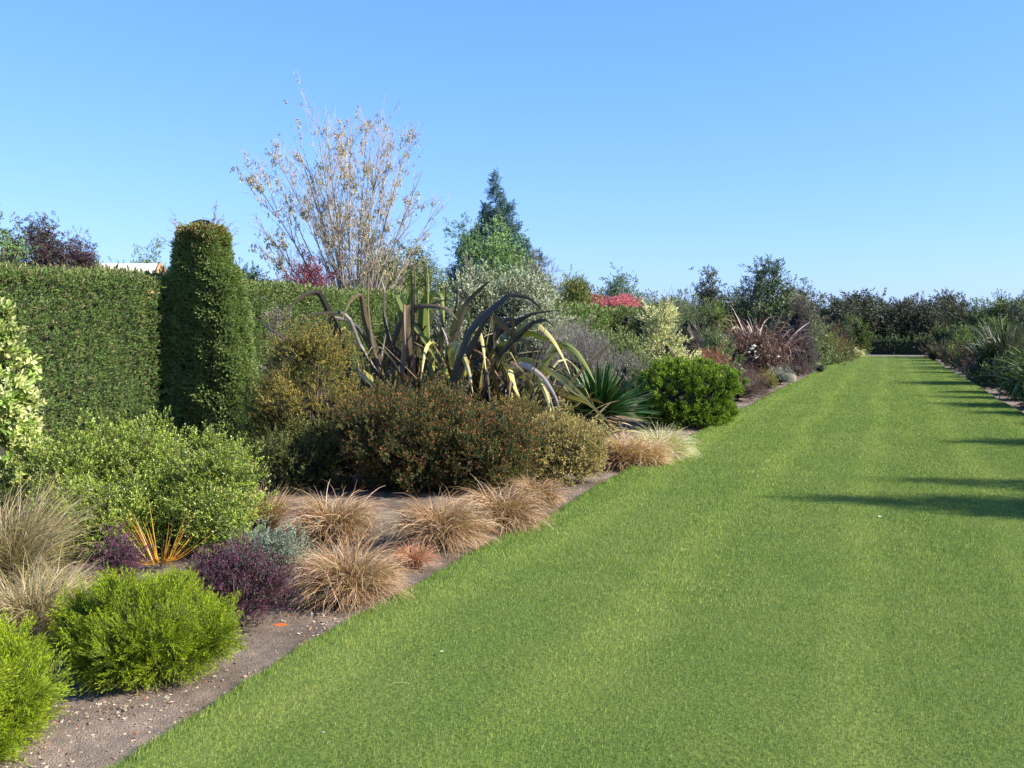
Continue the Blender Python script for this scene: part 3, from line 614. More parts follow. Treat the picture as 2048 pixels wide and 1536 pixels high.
mound('variegated_olive_shrub', 'rounded yellow variegated small leaved shrub beside the last brown tussock', 'shrub', 1108, 10.8, 215, 832, T_SMALL, [((.26, .23, .06), 4), ((.13, .13, .03), 3), ((.36, .31, .12), 2)], [((.4, .33, .13), 3), ((.3, .16, .06), 1)],
      S=.065, cov=5, lump=.32, nl=12, depth=.4, core=.6, up=.4, rnd=.45, tip0=.3)
mound('variegated_olive_shrub', 'olive yellow shrub under the hanging flax leaves', 'shrub', 1010, 12.4, 190, 795, T_SMALL, [((.17, .15, .04), 4), ((.09, .1, .025), 3)], [((.3, .24, .08), 3), ((.2, .1, .03), 1)], S=.065, cov=4, lump=.32, depth=.4, core=.6, rnd=.45)

# conifer column (flared topiary against the hedge)
def column():
    b = np.array([-9.2, 11.95, 0.]); mb = MB(); n = 34000
    # height, x of hedge side, x of lawn side, y of near side, y of far side (all from the base point)
    prof = np.array([[0, -.6, .85, -.48, .38], [.35, -.6, .7, -.34, .34], [1.0, -.6, .6, -.29, .32], [2.3, -.56, .42, -.26, .3], [2.52, -.5, .33, -.24, .27], [2.66, -.44, .24, -.25, .25], [3.0, -.42, .2, -.23, .22], [3.12, -.32, .12, -.17, .16]])
    z = R.random(n)**.93*3.08; th = R.uniform(0, 2*np.pi, n); I = lambda k: np.interp(z, prof[:, 0], prof[:, k])
    cx, cy, rx, ry = (I(1)+I(2))/2, (I(3)+I(4))/2, (I(2)-I(1))/2, (I(4)-I(3))/2
    sq = 1/(np.abs(np.cos(th))**5+np.abs(np.sin(th))**5)**.2; k = sq*(1-.14*R.random(n)**1.5)
    nn = nrm(np.stack([np.cos(th)**3, np.sin(th)**3, .1*np.ones(n)], -1))
    p = np.stack([cx+np.cos(th)*rx*k, cy+np.sin(th)*ry*k, z], -1)
    p = p+nn*(.05*wob(p, 5.)[:, None]+.045*wob(p, 14.)[:, None])
    top = R.random(2600); pt = np.stack([-.14+R.uniform(-.27, .27, 2600), R.uniform(-.2, .2, 2600), 3.0+.13*R.random(2600)], -1); pt[:, 2] -= .35*((pt[:, 0]+.14)**2+pt[:, 1]**2)/.09
    P = np.concatenate([p, pt])+b; N_ = np.concatenate([nn, np.repeat([[0, 0, 1.]], 2600, 0)])
    zz = P[:, 2]; tipn = np.clip((zz-2.88)/.3, 0, .8)
    D = nrm(N_*(1-.4*tipn[:, None])+np.array([0, 0, .35])+R.normal(size=P.shape)*.45)
    ca = pick(len(P), [((.09, .17, .042), 4), ((.145, .22, .06), 3), ((.035, .075, .022), 3)]); cb = pick(len(P), [((.18, .25, .07), 3), ((.24, .24, .08), 1)])
    m = R.random(len(P)) < .75*tipn; ca[m] = pick(int(m.sum()), [((.22, .17, .055), 1)]); cb[m] = pick(int(m.sum()), [((.36, .25, .11), 2), ((.25, .2, .07), 1)])
    inst(mb, LEAF_H, P, D, R.uniform(.9, 1.5, len(P))*(1+.5*tipn*R.random(len(P))), ca, cb, .35)
    a = R.uniform(0, 6.28, 80); rr = R.uniform(.15, .42, 80)   # untrimmed shoots around the top
    for i in range(80):
        s = b+np.array([-.14+math.cos(a[i])*rr[i]*.8, math.sin(a[i])*rr[i]*.7, R.uniform(2.75, 3.08)]); L_ = R.uniform(.12, .38)
        u = nrm(np.array([math.cos(a[i])*.8, math.sin(a[i])*.8, R.uniform(.3, 1.2)])); q = np.linspace(.1, 1, 9)
        pp = s+u*L_*q[:, None]; inst(mb, LEAF_H, pp, nrm(np.repeat(u[None], 9, 0)+R.normal(size=(9, 3))*.5), np.full(9, .75), pick(9, [((.26, .19, .08), 1), ((.12, .14, .04), 1)]), pick(9, [((.4, .28, .15), 1)]), .3)
        tube(mb, [s-u*.1, s+u*L_], [.004, .0015], (.16, .11, .07), 3)
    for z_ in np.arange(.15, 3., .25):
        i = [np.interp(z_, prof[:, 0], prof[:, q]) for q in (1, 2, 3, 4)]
        ico(mb, b+np.array([(i[0]+i[1])/2, (i[2]+i[3])/2, z_]), ((i[1]-i[0])*.42, (i[3]-i[2])*.42, .3), (.025, .028, .015), .15)  # filler balls with the column's inner shade painted as dark colour
    root = empty('conifer_column', b, 'tall flared clipped conifer column standing against the left hedge', 'topiary')
    for m_ in mb.v: m_ -= b.astype(np.float32)
    mb.build('foliage', 'leaf', parent=root)
    st = MB(); s = np.array([.08, 0, 2.95])               # dead leader shoot on top
    tube(st, [s, s+[.02, 0, .25], s+[.06, 0, .42], s+[.09, 0, .56]], [.009, .007, .005, .003], (.17, .15, .13), 4)
    for q, e in ((.26, (-.16, 0, .03)), (.27, (.13, .05, -.01)), (.42, (-.05, 0, .1)), (.44, (.09, 0, .03)), (.33, (.1, -.1, .06))):
        tube(st, [s+[.03, 0, q], s+np.array([.03, 0, q])+np.array(e)], [.004, .002], (.2, .16, .13), 3)
    for q in range(16):
        inst(st, T_SMALL, (s+np.array([.06+R.normal()*.025, R.normal()*.02, .43+R.normal()*.04]))[None], rdir(1), np.array([.5]), pick(1, [((.2, .13, .1), 1)]), pick(1, [((.25, .17, .13), 1)]))
    st.build('dead_leader', 'bark', parent=root)
column()

# ------------------------------------------------------------------ the giant flax: main leaves follow their own curves, the rest fill the clump
D_, G_, Y_, B_ = (((.026, .024, .018), (.065, .055, .036))), (((.08, .12, .025), (.2, .22, .05))), (((.24, .24, .035), (.5, .42, .18))), (((.05, .038, .02), (.14, .10, .05)))
HERO = [  # (points in photo pixels from root to tip, width in pixels, colours, how much nearer the tip is, m)
    ([(700, 760), (683, 688), (662, 636), (638, 586), (605, 592), (571, 623)], 22, D_, .3), ([(775, 760), (753, 714), (730, 636), (722, 590), (700, 602), (683, 641)], 19, B_, .3),
    ([(760, 740), (743, 680), (736, 605), (738, 532)], 9, B_, -.2), ([(765, 730), (745, 675), (725, 610), (716, 568)], 9, D_, 0), ([(790, 720), (769, 636), (769, 584), (761, 553)], 11, D_, -.1),
    ([(826, 760), (824, 650), (824, 584), (821, 520)], 12, D_, 0), ([(836, 740), (830, 640), (830, 570), (829, 525)], 9, B_, -.2), ([(860, 730), (852, 636), (852, 571), (847, 507)], 9, D_, 0),
    ([(862, 730), (856, 636), (857, 571), (853, 510)], 7, G_, .1), ([(898, 740), (905, 660), (912, 610), (917, 566)], 10, D_, 0), ([(895, 760), (905, 688), (931, 612), (958, 580), (985, 558)], 19, D_, .2),
    ([(905, 780), (920, 730), (945, 688), (970, 640), (1001, 605)], 24, D_, .2), ([(895, 720), (910, 650), (922, 618), (934, 622), (940, 655), (949, 692)], 22, G_, .6),
    ([(900, 740), (905, 690), (915, 700), (926, 712), (938, 745), (946, 790)], 24, Y_, .9), ([(935, 720), (945, 665), (955, 655), (963, 672), (968, 705), (972, 745)], 15, Y_, .8),
    ([(820, 720), (813, 650), (813, 612), (812, 618), (811, 650), (811, 690)], 18, B_, .6), ([(815, 700), (818, 620), (826, 580), (835, 590), (838, 612)], 18, G_, .4),
    ([(845, 700), (848, 610), (862, 588), (880, 590), (886, 615), (888, 645)], 22, G_, .5), ([(790, 690), (800, 650), (818, 625), (870, 605), (902, 597)], 13, B_, .3),
    ([(805, 670), (831, 615), (871, 612), (900, 622), (915, 640)], 15, B_, .5), ([(795, 590), (818, 636), (845, 675), (862, 700), (872, 722)], 17, G_, .6), ([(862, 730), (866, 690), (858, 690), (850, 705), (842, 757)], 17, Y_, .8),
    ([(870, 760), (875, 735), (884, 732), (893, 750), (906, 772)], 27, G_, .9), ([(740, 760), (722, 743), (733, 757), (748, 777)], 17, Y_, .7), ([(780, 735), (787, 745), (808, 752), (828, 764)], 11, B_, .6),
    ([(720, 690), (700, 640), (680, 625), (626, 628), (571, 647)], 12, D_, .2), ([(640, 740), (600, 705), (560, 672), (535, 655), (511, 634)], 13, ((.07, .06, .06), (.16, .14, .14)), .3),
    ([(735, 720), (722, 675), (705, 655), (690, 642)], 8, G_, .2), ([(720, 660), (690, 640), (657, 634), (618, 657)], 10, ((.08, .07, .07), (.22, .2, .19)), .3),
    ([(895, 790), (915, 720), (938, 662), (985, 616), (1021, 589), (1058, 597), (1092, 628)], 22, D_, .3), ([(960, 720), (1000, 660), (1030, 647), (1063, 628), (1120, 620)], 18, D_, .2),
    ([(915, 760), (940, 718), (964, 688), (1006, 660), (1042, 634)], 28, D_, .3), ([(930, 700), (955, 640), (977, 626), (1016, 662), (1063, 696), (1068, 732)], 21, B_, .8),
    ([(945, 760), (975, 709), (1006, 688), (1032, 678)], 24, G_, .5), ([(985, 730), (1030, 675), (1063, 668), (1107, 686), (1136, 701), (1172, 742)], 17, G_, .8),
    ([(1000, 720), (1045, 655), (1076, 649), (1105, 678), (1126, 714), (1140, 748)], 15, Y_, .8), ([(925, 700), (950, 700), (972, 715), (992, 745), (1008, 768)], 6, ((.3, .1, .05), (.45, .25, .15)), .8),
    ([(950, 760), (980, 728), (1003, 733), (1020, 740), (1030, 775), (1046, 808)], 26, Y_, 1.2), ([(960, 790), (1000, 752), (1037, 746), (1076, 758), (1094, 792), (1104, 836)], 27, Y_, 1.3),
    ([(985, 760), (1020, 732), (1053, 730), (1087, 756), (1110, 792), (1121, 823)], 17, ((.3, .2, .13), (.66, .55, .45)), 1.1), ([(1000, 750), (1040, 722), (1073, 727), (1107, 748), (1146, 784), (1171, 799)], 18, Y_, 1.1),
    ([(1020, 760), (1060, 735), (1084, 719), (1112, 704)], 13, ((.16, .13, .13), (.3, .26, .24)), .6), ([(1060, 760), (1100, 746), (1130, 734)], 8, ((.3, .27, .25), (.4, .35, .32)), .7),
    ([(1040, 740), (1090, 740), (1130, 758), (1160, 785), (1191, 818)], 14, Y_, 1.), ([(1090, 770), (1130, 790), (1175, 806), (1210, 838), (1243, 862)], 12, Y_, 1.3),
    ([(1060, 780), (1110, 790), (1150, 800), (1190, 800), (1215, 812)], 16, B_, 1.1), ([(1120, 690), (1150, 700), (1175, 735), (1190, 765)], 16, G_, .9), ([(1130, 780), (1165, 770), (1180, 795), (1193, 820)], 13, Y_, 1.1),
    ([(785, 740), (790, 690), (792, 650), (790, 620)], 16, ((.11, .09, .1), (.17, .14, .15)), .4), ([(800, 770), (806, 720), (808, 680), (803, 630)], 15, ((.11, .09, .1), (.17, .14, .15)), .5), ([(815, 780), (822, 740), (830, 690)], 12, ((.12, .1, .11), (.18, .15, .16)), .5),
    ([(845, 720), (855, 660), (870, 620), (880, 585)], 14, D_, 0), ([(880, 700), (885, 640), (890, 600), (892, 570)], 12, B_, .1), ([(950, 700), (985, 670), (1010, 640), (1030, 640), (1050, 660)], 18, D_, .4),
    ([(1010, 700), (1060, 650), (1090, 640), (1110, 655)], 14, D_, .2), ([(980, 790), (1000, 770), (1015, 780), (1025, 800)], 18, G_, 1.),
]
def giant_flax():
    reseed('flax')
    root = empty('giant_flax', W(880, 13.6), 'giant bronze and green flax towering in the middle of the border', 'flax')
    o = np.array(root.location); d0 = 13.4; mb = MB(); segs = 25
    for pts, wpx, (c0, c1), near in HERO:
        x0, y0 = pts[0]; root_px = 880+(x0-880)*.35
        dd = d0+R.normal()*.25; n = len(pts)
        pw = [at(x, y, dd-near*(i/(n-1))**1.3) for i, (x, y) in enumerate(pts)]
        r0 = at(root_px, 700, d0+R.normal()*.2); r0[2] = -.05
        pw = np.array([r0, r0*.45+pw[0]*.55+np.array([0, 0, .12])]+pw)
        m = len(pw); tt = np.linspace(0, m-1, segs); Pp = np.empty((segs, 3))           # Catmull-Rom
        for j, t in enumerate(tt):
            i = min(int(t), m-2); u = t-i; p0, p1, p2, p3 = pw[max(i-1, 0)], pw[i], pw[i+1], pw[min(i+2, m-1)]
            Pp[j] = .45*(p1*(1-u)+p2*u)+.55*.5*((2*p1)+(-p0+p2)*u+(2*p0-5*p1+4*p2-p3)*u*u+(-p0+3*p1-3*p2+p3)*u**3)
        T = nrm(np.gradient(Pp, axis=0)); vd = nrm(FW+np.array([R.normal()*.35, R.normal()*.35, R.normal()*.2]))
        side = nrm(np.cross(T, vd))
        for j in range(1, segs):
            if np.dot(side[j], side[j-1]) < 0: side[j] = -side[j]
        q = np.linspace(0, 1, segs); wd = wpx/F*d0*.78*1.15*np.minimum(.5+1.3*q, 1)*np.clip((1-q)*1.75, .03, 1)**.8
        col = np.array(c0)[None]*(1-q[:, None])+np.array(c1)[None]*q[:, None]
        ribbon(mb, Pp[None]-o, side[None], wd[None], col[None]*R.uniform(.85, 1.2), .28)
    n = 430; az = R.uniform(0, 6.28, n); k = R.integers(0, 9, n); fx = np.array([-1.1, -.7, -.3, 0, .3, .6, .9, 1.2, .1])[k]; fy = np.array([.1, -.2, .3, 0, .4, -.1, .3, -.2, .7])[k]
    base = np.stack([fx+R.normal(size=n)*.08, fy+R.normal(size=n)*.08, np.full(n, -.05)], -1)
    ca = pick(n, [((.026, .022, .02), 5), ((.06, .04, .03), 2), ((.06, .09, .02), 1.5)]); cb = pick(n, [((.06, .05, .03), 4), ((.15, .11, .055), 2), ((.26, .25, .07), 1.6)])
    arcs(mb, base, az, R.uniform(.75, 1.52, n), R.uniform(1.1, 2.35, n), R.uniform(.05, .8, n), R.uniform(.04, .085, n), ca, cb, seg=14, fold=.3, curl=.3, prof='strap', kink=(np.where(R.random(n) < .62, R.uniform(1.0, 2.6, n), 0), R.uniform(.5, .88, n)), twist=.6)
    n = 110; u = R.random(n); px_ = (RT[None]*(.3+1.5*u[:, None])-FW[None]*(.1+.5*R.random((n, 1)))); px_[:, 2] = -.05       # lower leaves spilling right and toward the lawn
    az = math.atan2(-.35, .94)+R.normal(0, .65, n)
    arcs(mb, px_, az, R.uniform(.5, 1.25, n), R.uniform(.8, 1.45, n), R.uniform(.5, 1.5, n), R.uniform(.04, .08, n), pick(n, [((.08, .1, .025), 3), ((.03, .026, .02), 2)]), pick(n, [((.38, .33, .11), 2), ((.16, .16, .04), 2), ((.09, .07, .04), 3)]), seg=14, fold=.3, curl=.3, prof='strap', kink=(np.where(R.random(n) < .5, R.uniform(.6, 1.5, n), 0), R.uniform(.4, .7, n)), twist=.5)
    mb.build('leaves', 'strap', parent=root)
    dm = MB(); n = 260; az = R.uniform(0, 6.28, n)
    arcs(dm, np.stack([R.normal(size=n)*.7, R.normal(size=n)*.4, np.full(n, .0)], -1), az, R.uniform(.1, 1.2, n), R.uniform(.6, 1.3, n), R.uniform(.8, 2.2, n), R.uniform(.02, .05, n), pick(n, [((.03, .022, .016), 1)]), pick(n, [((.07, .045, .03), 3), ((.2, .13, .08), 1)]), seg=9, fold=.2, curl=.6, prof='strap', floor=.02)
    dm.build('dead_leaves', 'dry', parent=root)
giant_flax()
flax('bronze_flax', 'low drooping bronze flax under the spiky dark green rosette', W(1165, 14.6)[:2], .75, 1.6, 80, [((.12, .08, .05), 3), ((.16, .15, .05), 2)], [((.5, .42, .24), 2), ((.38, .3, .1), 2), ((.2, .13, .08), 1)], wid=.045, droop=(.8, 1.9))
rosette('spiky_rosette', 'dark green spiky rosette plant right of the giant flax', W(1198, 14.6)[:2], .84, 260, [((.02, .055, .01), 3), ((.035, .08, .016), 2)], [((.035, .09, .02), 3), ((.1, .16, .05), 1)], wid=.055, z0=.42, dead=45, els=(-.05, 1.5), dr=(0, .5))
tussock('brown_tussock', 'dense brown tussock beside the cream and green grass mound', 1245, 930, 120, 850, 1700, wd=.003, pal=[((.24, .13, .06), 3), ((.16, .08, .04), 2)], tip=[((.55, .38, .22), 2), ((.42, .27, .13), 2)], drp=(.9, 2.0))
tussock('cream_grass', 'pale cream and green fine grass mound at the lawn edge', 1322, 915, 135, 838, 2600, pal=[((.22, .26, .1), 2), ((.35, .3, .16), 2)], tip=[((.66, .56, .36), 3), ((.55, .52, .3), 2), ((.4, .45, .22), 2)], wd=.0026, group='', drp=(1.0, 2.3), cat='grass clump')
tussock('cream_grass', 'pale straw grass mound between brown tussock and green dome shrub', 1290, 928, 110, 852, 1500, pal=[((.3, .2, .1), 2)], tip=[((.64, .48, .3), 3), ((.55, .4, .24), 2)], wd=.0026, group='', drp=(1.0, 2.3), cat='grass clump')
mound('dome_shrub', 'bright green rounded dome shrub at the lawn edge', 'shrub', 1372, 17.3, 246, 720, T_OLEA, [((.08, .165, .008), 4), ((.125, .22, .014), 3), ((.045, .105, .007), 2)], [((.19, .29, .02), 3)], S=.09, scl=.8, cov=6, amp=.08, lump=.2, nl=22, depth=.3, core=.7, up=.5, rnd=.3, cl=.4)
# ------------------------------------------------------------------ left border, back
SILV = [((.27, .30, .18), 4), ((.17, .2, .11), 3), ((.40, .42, .28), 2), ((.06, .08, .04), 2.5)]
tree('silver_tree', 'large silvery olive leaved shrub tree behind the giant flax', 1010, 20.5, 512, 200, SILV, [((.44, .46, .34), 2)], T=T_OLEA, scl=1.35, cov=3.2, nlob=20, low=.05, rk=.2, depth=.45, mat='leaf', core=.55)
bpy.context.view_layer.update()
tree('silver_tree', 'shorter silvery shrub tree left of the large one', 915, 20.0, 535, 130, SILV, [((.4, .42, .3), 2)], T=T_OLEA, scl=1.35, cov=3.0, nlob=14, low=.05, rk=.24, depth=.5, core=.5)
tree('silver_tree', 'silvery shrub reaching right toward the low grey shrub', 1070, 18.9, 600, 125, SILV, [((.42, .44, .32), 2)], T=T_OLEA, scl=1.3, cov=3, nlob=14, low=.0, rk=.26, depth=.5, core=.5)
mound('lavender_shrub', 'wide grey lavender twiggy shrub behind the spiky rosette', 'shrub', 1150, 17.8, 200, 655, T_WISP, [((.2, .18, .19), 4), ((.13, .12, .11), 3), ((.26, .24, .22), 2)], [((.3, .27, .28), 2)], S=.13, scl=.9, cov=4, lump=.3, nl=12, depth=.4, core=.6, up=1.1, rnd=.4)
mound('lavender_shrub', 'small grey lavender shrub behind the green dome shrub', 'shrub', 1250, 19.5, 90, 690, T_WISP, [((.2, .18, .19), 4), ((.13, .12, .11), 3)], [((.3, .27, .28), 2)], S=.13, scl=.9, cov=3, lump=.3, depth=.5, core=.5, up=1.1, rnd=.4)
mound('leafy_shrub', 'mid green leafy shrub between lavender shrub and cream variegated column', 'shrub', 1245, 24, 130, 668, T_OLEA, [((.1, .16, .04), 4), ((.17, .22, .07), 2), ((.06, .1, .03), 2)], [((.3, .34, .14), 1)], S=.1, scl=1.4, cov=3, lump=.35, depth=.5, core=.5)
mound('cream_shrub', 'upright cream variegated shrub spreading at its foot', 'shrub', 1325, 25.5, 75, 607, T_OLEA, [((.5, .5, .22), 4), ((.25, .32, .08), 2), ((.58, .56, .32), 2)], [((.62, .6, .34), 2)], S=.1, scl=1.5, cov=4.5, depth=.4, core=.55,
      lobes=lambda w_, h: [((-.08, 0, h*.85), (.33, .33, h*.15)), ((0, 0, h*.62), (.36, .36, h*.2)), ((.02, 0, h*.42), (.55, .5, h*.22)), ((.2, 0, h*.22), (.75, .6, h*.2)), ((.65, -.2, h*.1), (.42, .4, h*.14)), ((-.3, 0, h*.25), (.5, .5, h*.2))])
# second clipped column beside the hedge
mound('conifer_column', 'small clipped conifer column beside the hedge in the middle distance', 'topiary', 1252, 33, 52, 627, LEAF_H, [((.045, .085, .018), 3), ((.08, .12, .026), 2)], [((.14, .17, .04), 2)], S=.055, scl=2.4, cov=5, depth=.3, core=.75,
      lobes=lambda w_, h: [((0, 0, z), (w_*.46, w_*.46, .45)) for z in np.arange(.35, h-.3, .3)])
mound('conifer_column', 'dark clipped conifer column left of the cream variegated shrub', 'topiary', 1302, 31, 55, 618, LEAF_H, [((.05, .08, .03), 3), ((.06, .1, .03), 2)], [((.1, .14, .05), 2)], S=.055, scl=2.4, cov=5, depth=.3, core=.75,
      lobes=lambda w_, h: [((0, 0, z), (w_*.46, w_*.46, .45)) for z in np.arange(.35, h-.3, .3)])
mound('willow_shrub', 'fine grey green feathery shrub right of the cream variegated shrub', 'shrub', 1378, 34, 115, 598, T_WISP, [((.1, .15, .07), 4), ((.15, .2, .1), 2), ((.07, .1, .05), 2)], [((.2, .24, .13), 1)], S=.16, scl=1.9, cov=5, lump=.3, depth=.4, core=.6, up=.9, rnd=.35)
mound('willow_shrub', 'low green shrub at the foot of the feathery grey green shrub', 'shrub', 1430, 31, 90, 672, T_OLEA, [((.09, .14, .05), 4), ((.14, .19, .06), 2)], [((.2, .26, .1), 1)], S=.1, scl=1.7, cov=4, lump=.3, depth=.4, core=.6)
mound('red_heath', 'salmon red heath beside the green dome shrub', 'heath', 1420, 26.5, 75, 700, T_WISP, [((.4, .12, .09), 3), ((.25, .08, .06), 2), ((.15, .1, .06), 1)], [((.5, .18, .14), 2)], S=.12, scl=1.0, cov=4, lump=.3, depth=.4, core=.6, up=1)
mound('dark_shrub', 'small dark purple shrub below the feathery grey green shrub', 'shrub', 1388, 29.5, 60, 668, T_SMALL, [((.05, .03, .04), 3), ((.12, .1, .1), 1)], None, S=.07, scl=2, cov=3, core=.6)
mound('heath_mound', 'low purple brown heath mound at the lawn edge past the green dome', 'heath', 1515, 24.6, 125, 738, T_WISP, [((.1, .06, .06), 4), ((.15, .095, .085), 3), ((.09, .08, .04), 1)], [((.2, .13, .12), 2)], S=.12, scl=.9, cov=6, lump=.22, nl=10, depth=.3, core=.7, up=.8, pos=(-3.42, 24.3), w_=1.6)
ws = mound('white_flowered_shrub', 'dark red brown shrub carrying white flower clusters', 'shrub', 1497, 33, 140, 668, T_SMALL, [((.06, .03, .022), 4), ((.12, .06, .045), 2), ((.04, .05, .02), 2), ((.25, .2, .18), .5)], [((.22, .1, .07), 2)], S=.07, scl=2.0, cov=4, lump=.32, nl=12, depth=.45, core=.6, mat='gloss', group='')
fl0 = None
for px, py in ((1503, 697), (1510, 703), (1483, 737), (1488, 741), (1556, 713), (1498, 704), (1508, 692), (1478, 730)):
    p = at(px, py, 31.9)-np.array(ws.location)
    if fl0 is None:
        m = MB(); ico(m, (0, 0, 0), (.06, .06, .04), (.8, .79, .72), .6, 13, 9); fl0 = m.build('flower_cluster', 'leaf', parent=ws)
        fl0.location = p
    else:
        o = fl0.copy(); C.objects.link(o); o.parent = ws; o.location = p; o.scale = (R.uniform(.5, 1),)*3
flax('bronze_flax', 'dark bronze flax with pale bent tips behind the white flowered shrub', W(1512, 38)[:2], 2.7, 2.9, 300, [((.04, .02, .017), 4), ((.09, .045, .03), 2)], [((.13, .065, .05), 3), ((.36, .26, .2), 1.5)], wid=.085, droop=(.3, 1.6), kinks=.7)
mound('dark_shrub', 'dark purple grey shrub right of the bronze flax', 'shrub', 1598, 43, 90, 592, T_SMALL, [((.06, .05, .05), 4), ((.11, .09, .09), 3), ((.05, .06, .03), 2)], [((.15, .12, .12), 2)], S=.07, scl=2.6, cov=4, lump=.3, nl=12, depth=.4, core=.65, up=.7)
mound('dark_shrub', 'low dark purple shrub in front of the dark purple grey one', 'shrub', 1607, 39, 60, 672, T_SMALL, [((.06, .05, .06), 4), ((.15, .12, .13), 2)], None, S=.07, scl=2.4, cov=4, core=.6)
mound('golden_shrub', 'bronze yellow feathery shrub past the dark purple shrubs', 'shrub', 1655, 52, 68, 676, T_WISP, [((.2, .15, .03), 4), ((.12, .12, .03), 2), ((.22, .11, .03), 1)], [((.28, .2, .05), 2)], S=.13, scl=2.2, cov=5, lump=.3, core=.6, up=.8)
mound('silver_mound', 'low silver grey mound at the lawn edge below the purple shrub', 'shrub', 1607, 34.2, 62, 737, T_TINY, [((.3, .34, .28), 3), ((.18, .22, .15), 2)], [((.4, .44, .38), 1)], S=.055, scl=2.2, cov=4, core=.7, pos=(-3.25, 32.6), w_=1.15)
mound('yellow_mound', 'low yellow green mound beside the purple brown heath', 'shrub', 1583, 28.6, 48, 746, T_TINY, [((.19, .2, .03), 3), ((.25, .17, .05), 2)], None, S=.055, scl=1.8, cov=4, core=.7, pos=(-3.2, 28.3), w_=.8)
mound('heath_mound', 'purple heath strip behind the silver grey mound', 'heath', 1585, 36, 75, 724, T_WISP, [((.13, .08, .08), 3), ((.09, .06, .05), 2)], None, S=.13, scl=1.2, cov=4, core=.65, up=.8)
mound('green_mound', 'small fresh green mound past the silver grey mound', 'shrub', 1642, 40.5, 28, 726, T_TINY, [((.1, .2, .05), 3)], None, S=.055, scl=2.6, cov=4, core=.7)
mound('brown_shrub', 'brown and green mixed shrub near the lawn end', 'shrub', 1690, 56, 52, 690, T_SMALL, [((.12, .08, .04), 3), ((.1, .12, .03), 2), ((.2, .2, .08), 1)], None, S=.07, scl=3.2, cov=4, core=.6)
mound('purple_hedge_shrub', 'dark maroon shrub in front of the left hedge block', 'shrub', 1668, 60, 60, 656, T_SMALL, [((.07, .04, .04), 3), ((.05, .04, .035), 2)], None, S=.07, scl=3.4, cov=4, core=.65)
tussock('striped_flax', 'cream striped grassy clump at the left corner of the lawn end', 1710, 714, 40, 690, 260, pal=[((.3, .3, .12), 1)], tip=[((.6, .56, .34), 2), ((.4, .42, .2), 1)], wd=.02, group='', cat='grass clump')
tussock('striped_flax', 'cream striped grassy clump before the brown and green shrub', 1690, 717, 36, 680, 220, pal=[((.3, .3, .12), 1)], tip=[((.55, .52, .34), 2), ((.4, .4, .2), 1)], wd=.02, group='', cat='grass clump')
for lab, px, py, r in (('pinkish grey stone at the lawn edge, left of two', 1676, 735, .2), ('brownish stone at the lawn edge, right of two', 1690, 729, .22), ('pale tan boulder between yellow and silver mounds', 1604, 763, .26)):
    g = gnd(px, py); m = MB(); ico(m, (0, 0, r*.35), (r, r*.8, r*.7), (.3, .22, .18), .09, 14, 9); o = m.build('stone', mat_plain('stone', (.34, .24, .19), .9, 12), smooth=True)
    o.location = (min(g[0], edgeL(g[1])-.22), g[1], 0); tag(o, lab, 'stone')
mound('conifer_column', 'green rounded column at the left end of the far hedge', 'topiary', 1713, 70, 34, 637, LEAF_H, [((.07, .11, .03), 3), ((.11, .15, .04), 2)], None, S=.055, scl=4.5, cov=5, depth=.3, core=.75, lobes=lambda w_, h: [((0, 0, z), (w_*.48, w_*.48, .55)) for z in np.arange(.4, h-.4, .3)])

# ------------------------------------------------------------------ right border
flax('green_flax', 'big grey green flax with pale tips on the right border', W(2014, 31)[:2], 2.1, 2.3, 420, [((.02, .034, .012), 4), ((.035, .065, .018), 2)], [((.045, .065, .022), 5), ((.2, .19, .11), 1)], wid=.06, droop=(.1, 1.1), kinks=.6)
flax('green_flax', 'low flax with pale drooping tips left of the big flax', W(1962, 31.5)[:2], 1.2, 1.6, 110, [((.025, .035, .02), 4)], [((.07, .07, .04), 3), ((.38, .32, .24), 1)], wid=.06, droop=(.6, 1.8), kinks=.6)
flax('broad_leaf_clump', 'glossy green broad strap leaved clump at the right lawn edge', (3.4, 24.2), 1.35, 2.2, 420, [((.035, .07, .012), 4), ((.06, .1, .02), 2)], [((.08, .13, .025), 3), ((.2, .25, .07), 1)], wid=.075, droop=(.8, 1.9), kinks=.2, cat='plant')
flax('broad_leaf_clump', 'strap leaved clump just outside the row, nearer the camera', (3.6, 21.4), 1.0, 1.6, 160, [((.05, .1, .02), 4), ((.1, .15, .03), 2)], [((.13, .2, .04), 3), ((.24, .3, .1), 1)], wid=.07, droop=(.8, 1.9), kinks=.2, cat='plant')
mound('green_shrub', 'rounded dark green shrub at the right lawn edge', 'shrub', 0, 0, 0, 0, T_OLEA, [((.05, .09, .02), 4), ((.09, .13, .03), 2)], None, S=.1, scl=1.3, cov=4, core=.65, pos=(3.15, 27.0), w_=1.25, h=.85)
mound('green_shrub', 'yellow green leafy bush between flax and right hedge block', 'shrub', 1935, 44, 46, 668, T_OLEA, [((.17, .24, .03), 3), ((.1, .16, .03), 2)], None, S=.1, scl=2.2, cov=4, core=.6)
mound('green_shrub', 'bright yellow leafed bush before the right hedge block', 'shrub', 1915, 50, 26, 685, T_OLEA, [((.3, .36, .06), 3), ((.17, .24, .04), 2)], None, S=.1, scl=2.4, cov=3, core=.5)
mound('brown_shrub', 'red brown twiggy shrub before the right hedge block', 'shrub', 1893, 50, 38, 692, T_SMALL, [((.12, .07, .055), 3), ((.08, .07, .04), 2)], None, S=.07, scl=3, cov=3, core=.55, up=.8)
mound('brown_shrub', 'low brown shrub at the right corner of the lawn end', 'shrub', 1868, 57, 36, 690, T_SMALL, [((.1, .06, .04), 3), ((.06, .06, .03), 2)], None, S=.07, scl=3.2, cov=3, core=.6)
